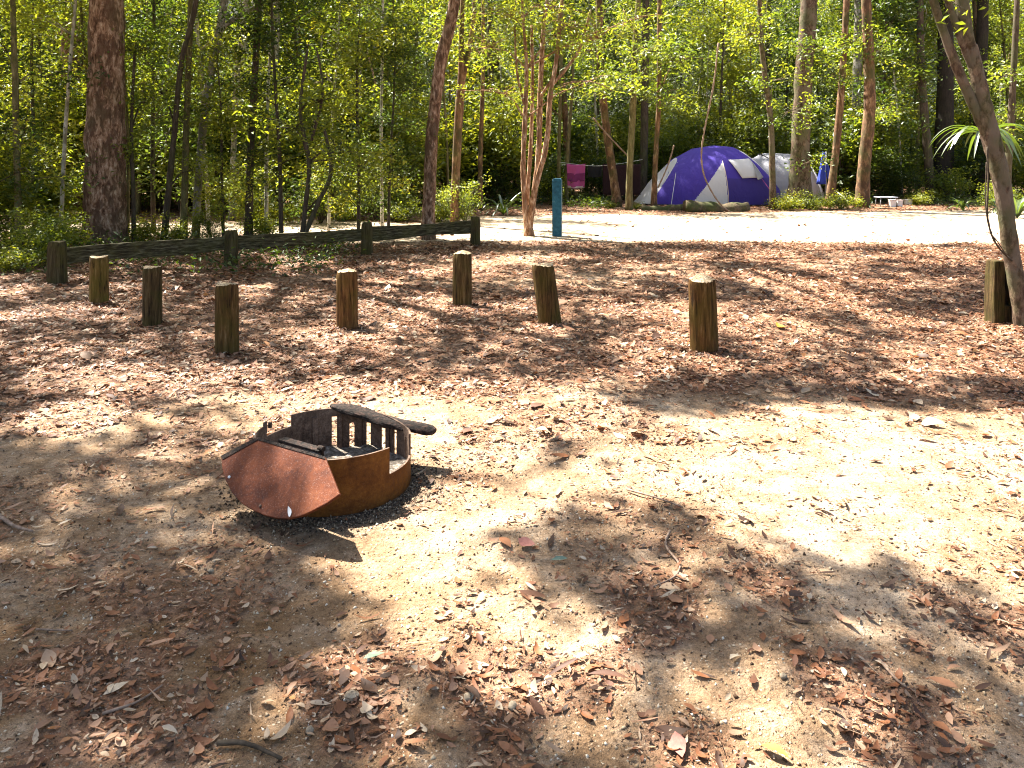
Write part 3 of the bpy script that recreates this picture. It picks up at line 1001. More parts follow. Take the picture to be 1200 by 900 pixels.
# white gum leaf lying on the plate
c = on_plate(341, 601) + nrm * .012
V, Fa, mm_ = flat_leaves(np.zeros(1), np.zeros(1), np.array([.05]), np.array([.02]), np.random.default_rng(3), 0, True, .05, .4)
V[:, 2] -= V[:, 2].mean()
me = np_mesh('fallen_leaf', V, Fa, {'tint': np.full(mm_, .97), 'shade': np.zeros(mm_)})
o = mobj('fallen_leaf', me, M['whiteplastic'], None, c)
o.rotation_euler = (Vector((0, 0, 1)).rotation_difference(nrm).to_matrix() @ mathutils.Matrix.Rotation(1.2, 3, 'Z')).to_euler()
tag(o, 'pale white leaf stuck at the lower edge of the rusty plate', 'leaf')
# charcoal crumbs round the ring
r3 = np.random.default_rng(9)
n = 2600
aa = r3.vonmises(-1.1, .8, n); rr_ = RR + .01 + np.abs(r3.normal(size=n)) * .085
bx_ = CX + rr_ * np.cos(aa); by_ = CY + rr_ * np.sin(aa); bz_ = gh(bx_, by_)
s = .0025 + .0075 * r3.random(n) ** 2.5
tet = np.array([[1, .2, -.4], [-.6, .9, -.5], [-.5, -.9, -.4], [.1, 0, .8]])
V = (np.stack([bx_, by_, bz_ + s * .4], 1)[:, None] + (tet[None] + r3.normal(size=(n, 4, 3)) * .3) * s[:, None, None]).reshape(-1, 3)
Fa = (np.arange(n)[:, None, None] * 4 + np.array([(0, 2, 1), (0, 1, 3), (1, 2, 3), (2, 0, 3)])[None]).reshape(-1, 3)
tag(mobj('charcoal_crumbs', np_mesh('charcoal_crumbs', V, Fa), M['charbits']), 'black charcoal crumbs scattered round the foot of the fire ring', 'charcoal', kind='stuff')

# loose grit and bark crumbs over the clearing
n = 60000
y = 1.4 + 6 * r3.random(n) ** 1.5; x = (r3.random(n) * 2 - 1) * (.7 * y + .5)
k = np.hypot(x - CX, y - CY) > .42; x, y = x[k], y[k]; n = len(x)
s = .0018 + .0065 * r3.random(n) ** 4
V = (np.stack([x, y, gh(x, y) + s * .3], 1)[:, None] + (tet[None] + r3.normal(size=(n, 4, 3)) * .3) * s[:, None, None]).reshape(-1, 3)
Fa = (np.arange(n)[:, None, None] * 4 + np.array([(0, 2, 1), (0, 1, 3), (1, 2, 3), (2, 0, 3)])[None]).reshape(-1, 3)
gn = NT('grit'); gn.bsdf(gn.ramp(gn.attr('tint'), [(0, (.03, .018, .01)), (.3, (.10, .055, .028)), (.6, (.30, .20, .11)), (.85, (.45, .36, .24)), (1, (.66, .6, .5))]), .9); gm = gn.mat
tag(mobj('grit', np_mesh('grit', V, Fa, {'tint': np.repeat(r3.random(n), 4)}), gm), 'fine pale grit and crumbs over the sandy dirt', 'grit', kind='stuff')

# ------------------------------------------------------------------ bollards
def bollard(px, pyb, pyt, wpx, lean, label, col, seed, split=False, dome=.0):
    d = F * H0 / (pyb - Y0)
    base = G(px, pyb); h = (pyb - pyt) / F * d; r = wpx / 2 / F * d
    base.z = float(gh(base.x, base.y))
    E = empty('timber_bollard', base, label, 'bollard', 'timber bollards around the clearing')
    rr = random.Random(seed); n = 40; rings = 16
    grooves = [(rr.random() * 2 * math.pi, .02 + .05 * rr.random(), .03 + .10 * rr.random(), rr.random() < .4) for _ in range(9)]
    lx = lean / F * d
    m = MB(); vs = []
    for i in range(rings + 1):
        t = i / rings
        for k in range(n):
            th = 2 * math.pi * k / n
            q = r * (1.0 - .03 * t + .02 * math.sin(3 * th + seed) + .012 * math.sin(7 * th + 2 * seed))
            for (gth, gw, gd, tp) in grooves:
                dd = abs((th - gth + math.pi) % (2 * math.pi) - math.pi)
                if dd < .14: q -= r * gd * (1 - dd / .14) * ((t ** 3) * 1.4 + .35 if tp else .5 + .4 * math.sin(t * 5 + gth))
            if i == rings: q *= .93
            z = t * h - (.04 if i == 0 else 0)
            if i >= rings - 1: z += .012 * math.sin(th * 2 + seed) * h + .010 * (rr.random() - .5) - (.0 if i == rings else .012)
            vs.append((q * math.cos(th) + lx * t, q * math.sin(th), z))
    fs = [(i * n + k, i * n + (k + 1) % n, (i + 1) * n + (k + 1) % n, (i + 1) * n + k) for i in range(rings) for k in range(n)]
    m.add(vs, fs, 0, True)
    o = m.build('post', M['timber'], E); o.color = (*col, 1)
    # sawn top, a shallow dish of rough wood
    m = MB(); top = vs[-n:]; c = Vector((lx, 0, h + dome * h * .1))
    vt = [Vector(v) for v in top]
    inner = [c.lerp(v, .55) + Vector((0, 0, .006 * (rr.random() - .3))) for v in vt]
    m.add(vt + inner + [c], [(k, (k + 1) % n, n + (k + 1) % n, n + k) for k in range(n)] + [(n + k, n + (k + 1) % n, 2 * n) for k in range(n)], 0)
    m.build('sawn_top', M['sawn'], o)
    return E, d, r, h, lx


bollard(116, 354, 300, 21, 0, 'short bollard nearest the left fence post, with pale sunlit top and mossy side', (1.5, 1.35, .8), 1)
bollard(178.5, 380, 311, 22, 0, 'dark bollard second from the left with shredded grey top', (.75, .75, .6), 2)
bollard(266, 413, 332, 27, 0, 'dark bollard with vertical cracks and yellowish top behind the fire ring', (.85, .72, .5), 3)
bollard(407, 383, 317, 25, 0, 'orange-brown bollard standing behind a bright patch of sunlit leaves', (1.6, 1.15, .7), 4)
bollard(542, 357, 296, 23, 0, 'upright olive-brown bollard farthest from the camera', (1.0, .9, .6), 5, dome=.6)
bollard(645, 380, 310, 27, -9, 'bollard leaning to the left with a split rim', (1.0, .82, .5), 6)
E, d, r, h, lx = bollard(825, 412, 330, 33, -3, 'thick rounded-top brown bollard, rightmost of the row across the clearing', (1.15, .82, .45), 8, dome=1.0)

rb = np.random.default_rng(31)
LV, LF, LT, LS_ = [], [], [], []; off_ = 0
for (px, pyb, w_) in ((116, 354, 21), (178.5, 380, 22), (266, 413, 27), (407, 383, 25), (542, 357, 23), (645, 380, 27), (825, 412, 33)):
    g = G(px, pyb); rr0 = w_ / 2 / F * g.y
    nn = 90; th = rb.random(nn) * 6.283; rd = rr0 + .012 + np.abs(rb.normal(size=nn)) * .05
    V, Fa, mm_ = flat_leaves(g.x + rd * np.cos(th), g.y + rd * np.sin(th), .022 + .028 * rb.random(nn), .010 + .010 * rb.random(nn), rb, .006, True, .4, .5)
    LV.append(V); LF.append(Fa + off_); off_ += len(V); LT.append(np.repeat(rb.random(nn) * .75, mm_)); LS_.append(np.repeat(rb.random(nn), mm_))
tag(mobj('post_litter', np_mesh('post_litter', np.concatenate(LV), np.concatenate(LF), {'tint': np.concatenate(LT), 'shade': np.concatenate(LS_)}), M['litter']),
    'dry leaf fragments heaped against the feet of the bollards', 'leaf litter', kind='stuff')
# weathered split post at the right tree (two half faces with a deep cleft)
d = F * H0 / (377 - Y0); b = G(1174, 377); s = d / F
E = empty('split_post', b, 'weathered mossy post with a deep black cleft beside the right tree', 'post')
m = MB(); Hh = 73 * s
for x0, x1, hh in ((-15 * s, -1.5 * s, Hh * .99), (5.5 * s, 16 * s, Hh * .95)):
    nv_ = 9; vs = []; rr = random.Random(int(x0 * 1000))
    for i in range(nv_):
        t = i / (nv_ - 1); q = 1 - .12 * t ** 3
        for (cx_, cy_) in ((x0, -.08), (x1, -.08), (x1, .09), (x0, .09)):
            vs.append((cx_ * q + .004 * (rr.random() - .5), cy_ * q + .006 * (rr.random() - .5), hh * t - (.04 if i == 0 else 0)))
    m.add(vs, [(i * 4 + k, i * 4 + (k + 1) % 4, (i + 1) * 4 + (k + 1) % 4, (i + 1) * 4 + k) for i in range(nv_ - 1) for k in range(4)] +
          [tuple((nv_ - 1) * 4 + k for k in range(4))], 0)
o = m.build('post', M['timber'], E, bevel=.012); o.color = (.55, .52, .4, 1)
m = MB(); m.box((2 * s, .03, Hh * .46), (9 * s, .09, Hh * .92)); m.build('cleft', M['bark_black'], E)
m = MB(); m.box((1 * s, .0, Hh * .13), (10 * s, .15, Hh * .30)); o = m.build('lower_block', M['timber'], E, bevel=.01); o.color = (.5, .48, .38, 1)

# ------------------------------------------------------------------ fence
fp = [(67, 333, 283, 19), (271, 312, 270, 15), (430, 298, 261, 13.5), (557, 287, 254, 12)]
FB = G(67, 333)
E = empty('timber_fence', FB, 'low mossy timber fence of four posts and three wide rails at the left', 'fence')
tops = []
for k, (px, pyb, pyt, w) in enumerate(fp):
    d = F * H0 / (pyb - Y0); b = G(px, pyb) - FB; h = (pyb - pyt) / F * d; wd = w / F * d
    m = MB(); rr = random.Random(k); vs = []
    for i in range(8):
        t = i / 7; q = wd / 2 * (1 - .06 * t) * (.86 if i == 7 else 1)
        for a in range(12):
            th = 2 * math.pi * (a + .5) / 12
            sq = 1 / max(abs(math.cos(th)), abs(math.sin(th))); sq = 1 + (min(sq, 1.25) - 1) * .8
            vs.append((b.x + q * sq * math.cos(th) * (1 + .05 * (rr.random() - .5)), b.y + q * sq * math.sin(th), t * h - (.05 if i == 0 else 0) + (.015 * (rr.random() - .5) if i > 5 else 0)))
    m.add(vs, [(i * 12 + a, i * 12 + (a + 1) % 12, (i + 1) * 12 + (a + 1) % 12, (i + 1) * 12 + a) for i in range(7) for a in range(12)] + [tuple(7 * 12 + a for a in range(12))], 0, False)
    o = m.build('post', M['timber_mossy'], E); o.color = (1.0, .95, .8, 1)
    tops.append((b, h, wd))
for k in range(3):
    (a, h1, w1), (b, h2, w2) = tops[k], tops[k + 1]
    dv = (b - a); L = dv.length; dv.normalize(); back = Vector((-dv.y, dv.x, 0)) * .02
    p0 = a + dv * w1 * .5 + back; p1 = b - dv * w2 * .5 + back
    m = MB(); vs = []; N = 14; rr = random.Random(k + 20); th = .055
    for i in range(N + 1):
        t = i / N; c = p0.lerp(p1, t); zt = .435 + .01 * math.sin(t * 5 + k) + (.0, -.02, -.01)[k]; zb = .235 + .014 * math.sin(t * 7 + 2 * k) + (.0, -.02, -.02)[k]
        pr_ = Vector((-dv.y, dv.x, 0)) * th / 2
        vs += [c - pr_ + Vector((0, 0, zb)), c + pr_ + Vector((0, 0, zb)), c + pr_ + Vector((0, 0, zt)), c - pr_ + Vector((0, 0, zt + .004 * (rr.random() - .5)))]
    m.add(vs, [(i * 4 + q, i * 4 + (q + 1) % 4, (i + 1) * 4 + (q + 1) % 4, (i + 1) * 4 + q) for i in range(N) for q in range(4)] + [(0, 3, 2, 1), (N * 4, N * 4 + 1, N * 4 + 2, N * 4 + 3)], 0)
    o = m.build('rail', M['timber_rail'], E, bevel=.006); o.color = (1, 1, .9, 1)

# ------------------------------------------------------------------ blue post
d = F * H0 / (277 - Y0); b = G(653, 277); s = d / F
E = empty('marker_post', b, 'square teal-blue wooden post with a slanted top at the road edge', 'post')
m = MB(); w = 10.8 * s; h = 68 * s
zz = [-.05, h - .035, h]; q_ = [w / 2, w / 2, w / 2 - .02]
vs = [(sx * q, sy * q, z) for z, q in zip(zz, q_) for sx, sy in ((-1, -1), (1, -1), (1, 1), (-1, 1))]
m.add(vs, [(i * 4 + k, i * 4 + (k + 1) % 4, (i + 1) * 4 + (k + 1) % 4, (i + 1) * 4 + k) for i in range(2) for k in range(4)] + [(8, 9, 10, 11)], 0)
o = m.build('shaft', M['blue'], E, bevel=.006); o.rotation_euler = (0, 0, R(-9))

# ------------------------------------------------------------------ trees
def tube_px(mb, path, d, base, ext=None, n=10, jit=.06, flare=0, seed=0, wob=0):
    """path: (px, py, width px[, depth offset]); ext: world-space continuation points (x,y,z,r)"""
    pts = []
    for q in path:
        dd = d + (q[3] if len(q) > 3 else 0)
        p = P(q[0], q[1], dd); pts.append((p.x, p.y, p.z, q[2] / 2 / F * dd))
    if ext: pts += ext
    sp = smooth_path(pts, 7)
    r_ = random.Random(seed)
    xyz = [Vector(p[:3]) - base for p in sp]; rad = [max(p[3], .004) * (1 + .08 * (r_.random() - .5)) for p in sp]
    if flare:
        for i in range(min(7, len(rad))): rad[i] *= 1 + flare * (1 - i / 7) ** 2
    mb.tube(xyz, rad, n, 0, jit, True, seed)
    return pts


ALLX = []   # crown clusters already placed (world)


def sun_ok(c, r=rng, k=1.0):
    """keep clusters whose shadow falls where the photograph has shade"""
    c = np.asarray(c, float)
    g = c[:, :2] - SUN[None, :2] / SUN[2] * c[:, 2:3]
    return r.random(len(c)) > lit(g[:, 0], g[:, 1]) * k


def cull(V, Fa, T, r=rng):
    """drop single leaves whose shadow would land in a sunlit patch"""
    c = V.reshape(-1, 4, 3).mean(1)
    g = c[:, :2] - SUN[None, :2] / SUN[2] * c[:, 2:3]
    g = g + r.normal(size=g.shape) * .12
    ok = r.random(len(c)) > lit(g[:, 0], g[:, 1]) * .97
    n = int(ok.sum())
    base = np.arange(n)[:, None] * 4
    F2 = np.concatenate([base + np.array([[0, 2, 1]]), base + np.array([[0, 3, 2]])], 0)
    return V.reshape(-1, 4, 3)[ok].reshape(-1, 3), F2, T.reshape(-1, 4)[ok].ravel()


# overhead canopy: leaf sprays that shade the clearing, shared out between the trees that carry them
nC = 30000
Xg = (rng.random(nC) * 2 - 1) * 13; Yg = .2 + 15.2 * rng.random(nC)
kp = (np.abs(Xg) < .75 * Yg + 3.2)
Xg, Yg = Xg[kp], Yg[kp]
lv = lit(Xg, Yg)
gap = fbm(Xg * .9 + 60, Yg * .9 + 20, 3)
prob = np.where(lv > .6, 0, .24 + .16 * sstep(.35, .6, gap))
kp = (rng.random(len(Xg)) < prob)
Xg, Yg = Xg[kp], Yg[kp]
Zc = 7.2 + 4.3 * rng.random(len(Xg))
CAN = np.stack([Xg + SUN[0] / SUN[2] * Zc, Yg + SUN[1] / SUN[2] * Zc, Zc], 1)
vis_h = H0 + (Y0 + 14) / F * CAN[:, 1]
CAN = CAN[CAN[:, 2] > vis_h + .5]
CARRY = {'big_left': (-7.1, 14.0), 'dark_mid': (-1.55, 14.9), 'paper': (.34, 15.8), 'right_near': (4.63, 7.6),
         'off1': (-9.8, 8.2), 'off2': (-6.2, 2.0), 'off3': (8.4, 12.0), 'off4': (7.0, 3.4), 'off5': (0.6, -1.8)}
names = list(CARRY); cp = np.array([CARRY[k] for k in names])
wgt = np.array([1, .75, .6, 1.0, 1.15, 1.1, 1.15, 1.1, 1.0])
own = np.argmin(np.hypot(CAN[:, None, 0] - cp[None, :, 0], CAN[:, None, 1] - cp[None, :, 1]) / wgt[None], 1)
print('canopy clusters', len(CAN))


def canopy_part(key, mb, base, top, r0):
    """limbs from the trunk top out to this tree's share of the canopy; returns cluster centres"""
    c = CAN[own == names.index(key)]
    if len(c) == 0: return c
    k = min(len(c), 9, max(3, len(c) // 40))
    r_ = np.random.default_rng(len(c))
    cen = c[r_.choice(len(c), k, replace=False)].copy()
    for _ in range(5):
        a = np.argmin(((c[:, None] - cen[None]) ** 2).sum(2), 1)
        for j in range(k):
            if (a == j).any(): cen[j] = c[a == j].mean(0)
    for j in range(k):
        e = Vector(cen[j]); t = Vector(top)
        mid = t.lerp(e, .5) + Vector((0, 0, .5))
        sp = smooth_path([(*t, r0), (*mid, r0 * .55), (*e, r0 * .22)], 5)
        mb.tube([Vector(p[:3]) - base for p in sp], [p[3] for p in sp], 7, 0, .08, seed=j)
        cj = c[a == j]
        for q in cj[r_.choice(len(cj), min(5, len(cj)), replace=False)]:
            mb.tube([e - base, Vector(q) - base], [r0 * .2, r0 * .06], 5)
    return c


def crown_from(points, base, n_twigs, mb, r_, spread=.9, sun=True):
    """short side twigs round given branch points, one cluster on each"""
    out = []
    for (p, k) in points:
        for _ in range(k):
            v = r_.normal(size=3); v /= np.linalg.norm(v); v[2] = v[2] * .5 + .1
            q = np.array(p) + v * spread * (.35 + .65 * r_.random())
            out.append((np.array(p), q))
    Q = np.array([o[1] for o in out])
    if sun and len(Q):
        ok = sun_ok(Q, r_)
        out = [o for o, f in zip(out, ok) if f]; Q = Q[ok]
    for a, b in out:
        mid = (a + b) / 2 + np.array([0, 0, .04])
        mb.tube([Vector(a) - base, Vector(mid) - base, Vector(b) - base], [.010, .007, .004], 4)
    return Q


def tree(name, label, cat, path, d, mat, forks=(), leaf='leaf', foli=(), per=60, lsize=.08, key=None, top_z=7.5, flare=.25, n=12, seed=1, group=None,
         cl_rad=.34, jit=.05, ratio=.42):
    """path/forks: lists of (px,py,width[,dd]); foli: (px,py,dd,count,spread) foliage tufts at depth d+dd"""
    base = P(path[0][0], path[0][1], d + (path[0][3] if len(path[0]) > 3 else 0)); base.z = 0
    E = empty(name, base, label, cat, group)
    mb = MB(); r_ = np.random.default_rng(seed)
    p = list(path)
    # sink the foot into the ground
    z_foot = P(p[0][0], p[0][1], d).z
    ext = None
    last = p[-1]; lp = P(last[0], last[1], d + (last[3] if len(last) > 3 else 0)); lr = last[2] / 2 / F * d
    pv = P(p[-2][0], p[-2][1], d + (p[-2][3] if len(p[-2]) > 3 else 0)); dv = (lp - pv).normalized()
    tz = top_z
    if last[1] <= 5:
        tip = lp + Vector((dv.x * .6, dv.y, 0)) * (tz - lp.z) + Vector((0, 0, tz - lp.z))
        ext = [(*tip, lr * .55)]
        crown_pts = [(lp.lerp(tip, t) + Vector((r_.normal() * .5, r_.normal() * .5, 0)), 4) for t in (.3, .5, .7, .85, 1.0, 1.0)]
    else:
        tip = lp; crown_pts = [(lp, 3)]
    # foot
    pw = [(p[0][0], p[0][1] + (0.05 / d * F if z_foot > -.02 else 0), p[0][2])] + p[1:] if z_foot < .06 else p
    tube_px(mb, pw, d, base, ext, n, jit, flare, seed)
    if z_foot >= .06:
        f0 = P(p[0][0], p[0][1], d)
        mb.tube([Vector((f0.x, f0.y, -.05)) - base, f0 - base + Vector((0, 0, .02))], [p[0][2] / 2 / F * d * 1.15, p[0][2] / 2 / F * d], n, 0, jit)
    for fk in forks:
        tube_px(mb, fk, d, base, None, max(6, n - 3), jit, 0, seed + 5)
        q = fk[-1]; e = P(q[0], q[1], d + (q[3] if len(q) > 3 else 0))
        crown_pts.append((e, 3))
    tufts = []
    for (px, py, dd, cnt, sp) in foli:
        tufts.append((P(px, py, d + dd), cnt, ))
        # a limb towards each tuft
        e = P(px, py, d + dd)
        pp = [P(q[0], q[1], d + (q[3] if len(q) > 3 else 0)) for q in p]
        near = min(pp, key=lambda v: (v - e).length + max(0, v.z - e.z) * 2)
        mb.tube([near - base, near.lerp(e, .5) - base + Vector((0, 0, .12)), e - base], [.02, .012, .006], 5)
    spread = max([f[4] for f in foli], default=.8)
    Q = crown_from(crown_pts, base, 0, mb, r_, spread)
    QT = crown_from(tufts, base, 0, mb, r_, spread, sun=False) if tufts else np.zeros((0, 3))
    if key:
        c = canopy_part(key, mb, base, tip, max(lr * .6, .05))
    mb.build('trunk', M[mat], E)
    V = np.zeros((0, 3)); Fa = np.zeros((0, 3), int); T = np.zeros(0)
    if len(Q): V, Fa, T = cull(*foliage(Q, cl_rad, per, lsize, r=r_, ratio=ratio), r_)
    if len(QT):
        V2, F2, T2 = foliage(QT, cl_rad * 1.1, int(per * .8), lsize * (1.45 if d > 19 else 1.15), r=r_, ratio=ratio)
        Fa = np.concatenate([Fa, F2 + len(V)]); V = np.concatenate([V, V2]); T = np.concatenate([T, T2])
    if key and len(c):
        V2, F2, T2 = cull(*foliage(c, .36, 24, .15, r=r_, ratio=.6, flat=.5), r_)
        Fa = np.concatenate([Fa, F2 + len(V)]); V = np.concatenate([V, V2]); T = np.concatenate([T, T2])
    if len(V):
        me = np_mesh('crown', V - np.array(base), Fa, {'tint': T})
        mobj('crown', me, M[leaf], E)
    return E


T = tree
T('tall_tree', 'massive red-brown trunked tree standing behind the left end of the fence', 'tree',
  [(123, 287, 52), (123, 262, 47), (123, 200, 44), (124, 120, 41), (125, 60, 39), (125, 0, 38)], 14.06, 'bark_red', key='big_left', n=28, seed=1, flare=.12, jit=.05, top_z=8.5)
T('slender_tree', 'slim pale olive tree at the far left edge behind bright undergrowth', 'tree',
  [(23, 300, 8), (20, 200, 7), (18, 100, 7), (15, 0, 6)], 12.8, 'bark_olive', foli=((30, 150, .3, 7, .7), (8, 60, .2, 7, .7), (40, 210, -.2, 6, .5), (50, 90, .5, 6, .7)), seed=2, leaf='leaf_dark')
T('forest_tree', 'thick dark brown trunk half hidden in leaves left of the massive trunk', 'tree',
  [(86, 246, 26), (85, 150, 25), (85, 60, 24), (86, 0, 23)], 23, 'bark_red', seed=3, foli=((70, 40, -1, 10, 1.2), (100, 170, -1, 9, 1.2)), leaf='leaf_dark')
T('sapling', 'thin dark sapling just right of the massive trunk', 'sapling', [(157, 285, 5), (156, 220, 5), (154, 150, 4), (158, 60, 3)], 14.3, 'bark_dark',
  foli=((150, 180, 0, 8, .5), (170, 120, .3, 9, .6), (160, 60, 0, 9, .6)), seed=4, leaf='leaf')
T('slender_tree', 'dark slim tree bending right at the top between the massive trunk and the pale trunk', 'tree',
  [(192, 281, 7), (198, 220, 7), (205, 150, 6.5), (213, 70, 6), (230, 0, 6)], 14.6, 'bark_dark', seed=5, foli=((190, 110, .4, 8, .8), (225, 200, .3, 7, .6)))
T('slender_tree', 'straight yellowish-brown slim tree just left of the leaning whitish trunk', 'tree',
  [(215, 281, 8), (217, 200, 7.5), (220, 100, 7), (224, 0, 6.5)], 14.9, 'bark_olive', seed=6, foli=((240, 70, .6, 7, .8),))
T('leaning_tree', 'whitish patchy trunk leaning right with a dark side branch', 'tree',
  [(229, 280, 9), (232, 220, 9), (240, 130, 9.5), (252, 60, 9.5), (263, 0, 9)], 15.2, 'bark_pale',
  forks=([(257, 36, 6), (275, 22, 6), (292, 12, 5), (310, 2, 4)],), seed=7, foli=((270, 130, .5, 7, .8),))
T('slender_tree', 'thin whitish trunk standing behind the leaning whitish trunk', 'tree', [(271, 262, 6), (273, 200, 6.5), (277, 100, 6.5), (284, 40, 6), (288, 0, 6)], 19.2, 'bark_pale', seed=8,
  foli=((300, 80, .5, 7, 1.0),))
T('slender_tree', 'dark chocolate straight trunk right of the whitish trunks, near the second fence post', 'tree',
  [(291, 277, 9), (293, 200, 8.5), (298, 100, 8), (303, 0, 7.5)], 15.0, 'bark_dark', seed=9, foli=((320, 140, .5, 7, .8), (280, 200, .5, 6, .7)))
T('forest_tree', 'pale straight upper trunk above the middle fence rail', 'tree', [(321, 252, 8), (322, 120, 8), (324, 0, 8)], 22, 'bark_pale', seed=10,
  foli=((325, 95, -1.5, 16, .9), (318, 160, -1.5, 16, .9), (330, 210, -1.5, 12, .9)), leaf='leaf_yellow')
T('small_tree', 'small crooked two-stemmed tree with yellowing leaves leaning over the fence rail', 'tree',
  [(352, 290, 6), (357, 250, 5.5), (362, 190, 5), (352, 130, 4), (360, 60, 3)], 13.4, 'bark_dark',
  forks=([(355, 280, 6), (372, 240, 5.5), (388, 200, 4.5), (380, 150, 3.5)], [(365, 165, 3.5), (378, 110, 3), (372, 60, 2)]),
  foli=((372, 120, 0, 10, .7), (395, 180, 0, 10, .7), (345, 150, 0, 8, .6), (420, 200, .2, 9, .6), (390, 230, 0, 6, .5)), seed=11, leaf='leaf_yellow')
T('forest_tree', 'broad brown trunk deep in the forest above the third fence post', 'tree', [(392, 243, 19), (393, 130, 19), (397, 0, 18)], 25, 'bark_mottle', seed=12,
  foli=((400, 200, -2, 14, 1.2), (385, 90, -2, 12, 1.2)))
T('leaning_tree', 'dark red-brown trunk leaning right behind the last fence rail', 'tree',
  [(501, 286, 16), (503, 230, 15), (507, 150, 14.5), (517, 70, 14), (533, 0, 13)], 14.95, 'bark_red', key='dark_mid', seed=13, n=16)
T('forked_tree', 'pale orange forked trunk right of the leaning red-brown trunk', 'tree',
  [(533, 262, 10), (534, 210, 10), (538, 130, 10), (541, 90, 9), (541, 40, 6), (542, 0, 5)], 18, 'bark_orange',
  forks=([(541, 95, 8), (548, 65, 6.5), (554, 30, 5), (556, 0, 4.5)],), seed=14, foli=((560, 60, .5, 8, .9), (530, 30, .4, 8, .9)))
T('slender_tree', 'thin orange-brown trunk between the forked trunk and the many-stemmed tree', 'tree', [(563, 247, 5), (563, 180, 5.5), (566, 90, 5), (566, 0, 4)], 22.5, 'bark_orange', seed=15)
T('paperbark_tree', 'many-stemmed paperbark tree with peeling orange bark left of the blue post', 'tree',
  [(620, 278, 10.8), (616, 245, 7.2), (613, 200, 5.8), (615, 140, 5.8), (617, 80, 4.3), (613, 20, 3.6), (612, 0, 2.9)], 15.55, 'bark_paper',
  forks=([(619, 270, 9.4), (625, 235, 7.2), (631, 180, 6.8), (633, 110, 6.5, .1), (637, 30, 5.0, .2), (641, 0, 4.3, .2)],
         [(620, 262, 8.6), (627, 222, 6.5, -.1), (640, 170, 6.5, -.2), (645, 110, 5.8, -.2), (652, 70, 5.0, -.1), (658, 0, 4.3)],
         [(617, 240, 5.8, .2), (622, 170, 4.7, .3), (624, 100, 4.0, .3), (623, 30, 3.2, .4)],
         [(648, 98, 4.3, -.1), (664, 80, 3.6, -.1), (680, 55, 3.2), (692, 12, 2.5)],
         [(634, 112, 3.6), (642, 100, 3.2), (650, 88, 2.9)],
         [(616, 130, 3.2), (606, 85, 2.9, -.1), (603, 30, 2.5)]),
  foli=((575, 55, -.2, 14, .9), (600, 20, -.2, 14, .9), (665, 30, -.2, 16, .9), (700, 45, -.2, 16, .9), (735, 25, 0, 12, .9), (690, 95, .1, 8, .7), (590, 110, .1, 9, .7), (640, 10, .3, 12, .9)),
  key='paper', seed=16, flare=.35, n=12, jit=.12, lsize=.075, ratio=.3, leaf='leaf')
T('slender_tree', 'pale thin twin-stemmed tree behind the blue post', 'tree', [(655, 240, 5), (655, 180, 4.5), (657, 100, 4), (660, 0, 3.5)], 25.5, 'bark_olive',
  forks=([(664, 238, 4.5), (665, 180, 4.5), (671, 90, 4), (668, 20, 3)],), seed=17)
T('leaning_tree', 'orange trunk leaning left in front of the maroon cloth', 'tree', [(723, 238, 11), (720, 215, 10), (712, 160, 9.5), (705, 95, 9), (702, 0, 8)], 24, 'bark_orange', seed=18,
  foli=((690, 60, -.8, 14, 1.2), (720, 90, -1, 14, 1.2)))
T('slender_tree', 'yellow-green mottled trunk between the orange leaning trunk and the tent', 'tree', [(737, 247, 8), (738, 200, 8), (742, 120, 8), (744, 60, 7), (748, 0, 6)], 22.7, 'bark_olive',
  forks=([(742, 112, 5), (750, 92, 5), (758, 80, 4)],), seed=19, foli=((760, 60, -.8, 14, 1.2), (735, 100, -.8, 10, 1.0)))
T('forest_tree', 'dark straight trunk left of the tent behind the yellow-green trunk', 'tree', [(753, 235, 9), (755, 150, 9), (757, 0, 8)], 27, 'bark_dark', seed=20)
T('slender_tree', 'slim brown trunk in front of the left edge of the purple tent', 'tree', [(766, 243, 6.5), (768, 190, 6), (772, 115, 5.5), (773, 0, 5)], 23.2, 'bark_orange', seed=21,
  foli=((790, 70, -.5, 14, 1.2), (775, 110, -.5, 9, 1.0)))
T('slender_tree', 'slim grey mottled trunk in front of the right end of the purple tent', 'tree', [(906, 243, 8), (905, 200, 7), (903, 140, 6.5), (893, 60, 6), (890, 0, 5)], 22.8, 'bark_mottle', seed=22,
  foli=((880, 40, -.6, 12, 1.1), (905, 95, 0, 8, .9)))
T('forest_tree', 'stout mossy trunk hiding the join between the purple tent and the grey annex', 'tree', [(937, 241, 25), (938, 180, 22), (941, 100, 20), (946, 40, 19), (948, 0, 18)], 23.6, 'bark_mottle', n=18, seed=23,
  foli=((925, 130, -.7, 9, .9), (955, 60, -.7, 12, 1.1), (935, 195, -.5, 5, .5)), flare=.3)
T('leaning_tree', 'slim brown trunk leaning right beside the blue canvas', 'tree', [(972, 240, 9), (978, 190, 8.5), (985, 120, 8), (990, 40, 7), (992, 0, 7)], 23.9, 'bark_orange', seed=24,
  foli=((1000, 50, 0, 12, 1.0), (980, 90, -.4, 8, .8)))
T('forest_tree', 'pale spotted trunk just behind and left of the thick orange trunk', 'tree', [(1002, 234, 11), (1003, 150, 11), (1005, 80, 10), (1006, 0, 9)], 27.5, 'bark_pale', seed=25)
T('forest_tree', 'thick pale orange trunk curving upward left of the small camp table', 'tree', [(1010, 241, 15), (1013, 190, 14), (1019, 130, 13), (1018, 70, 12), (1015, 0, 11)], 23.8, 'bark_orange', n=16, seed=26,
  foli=((1030, 60, 0, 12, 1.1), (1040, 130, .4, 10, 1.0)))
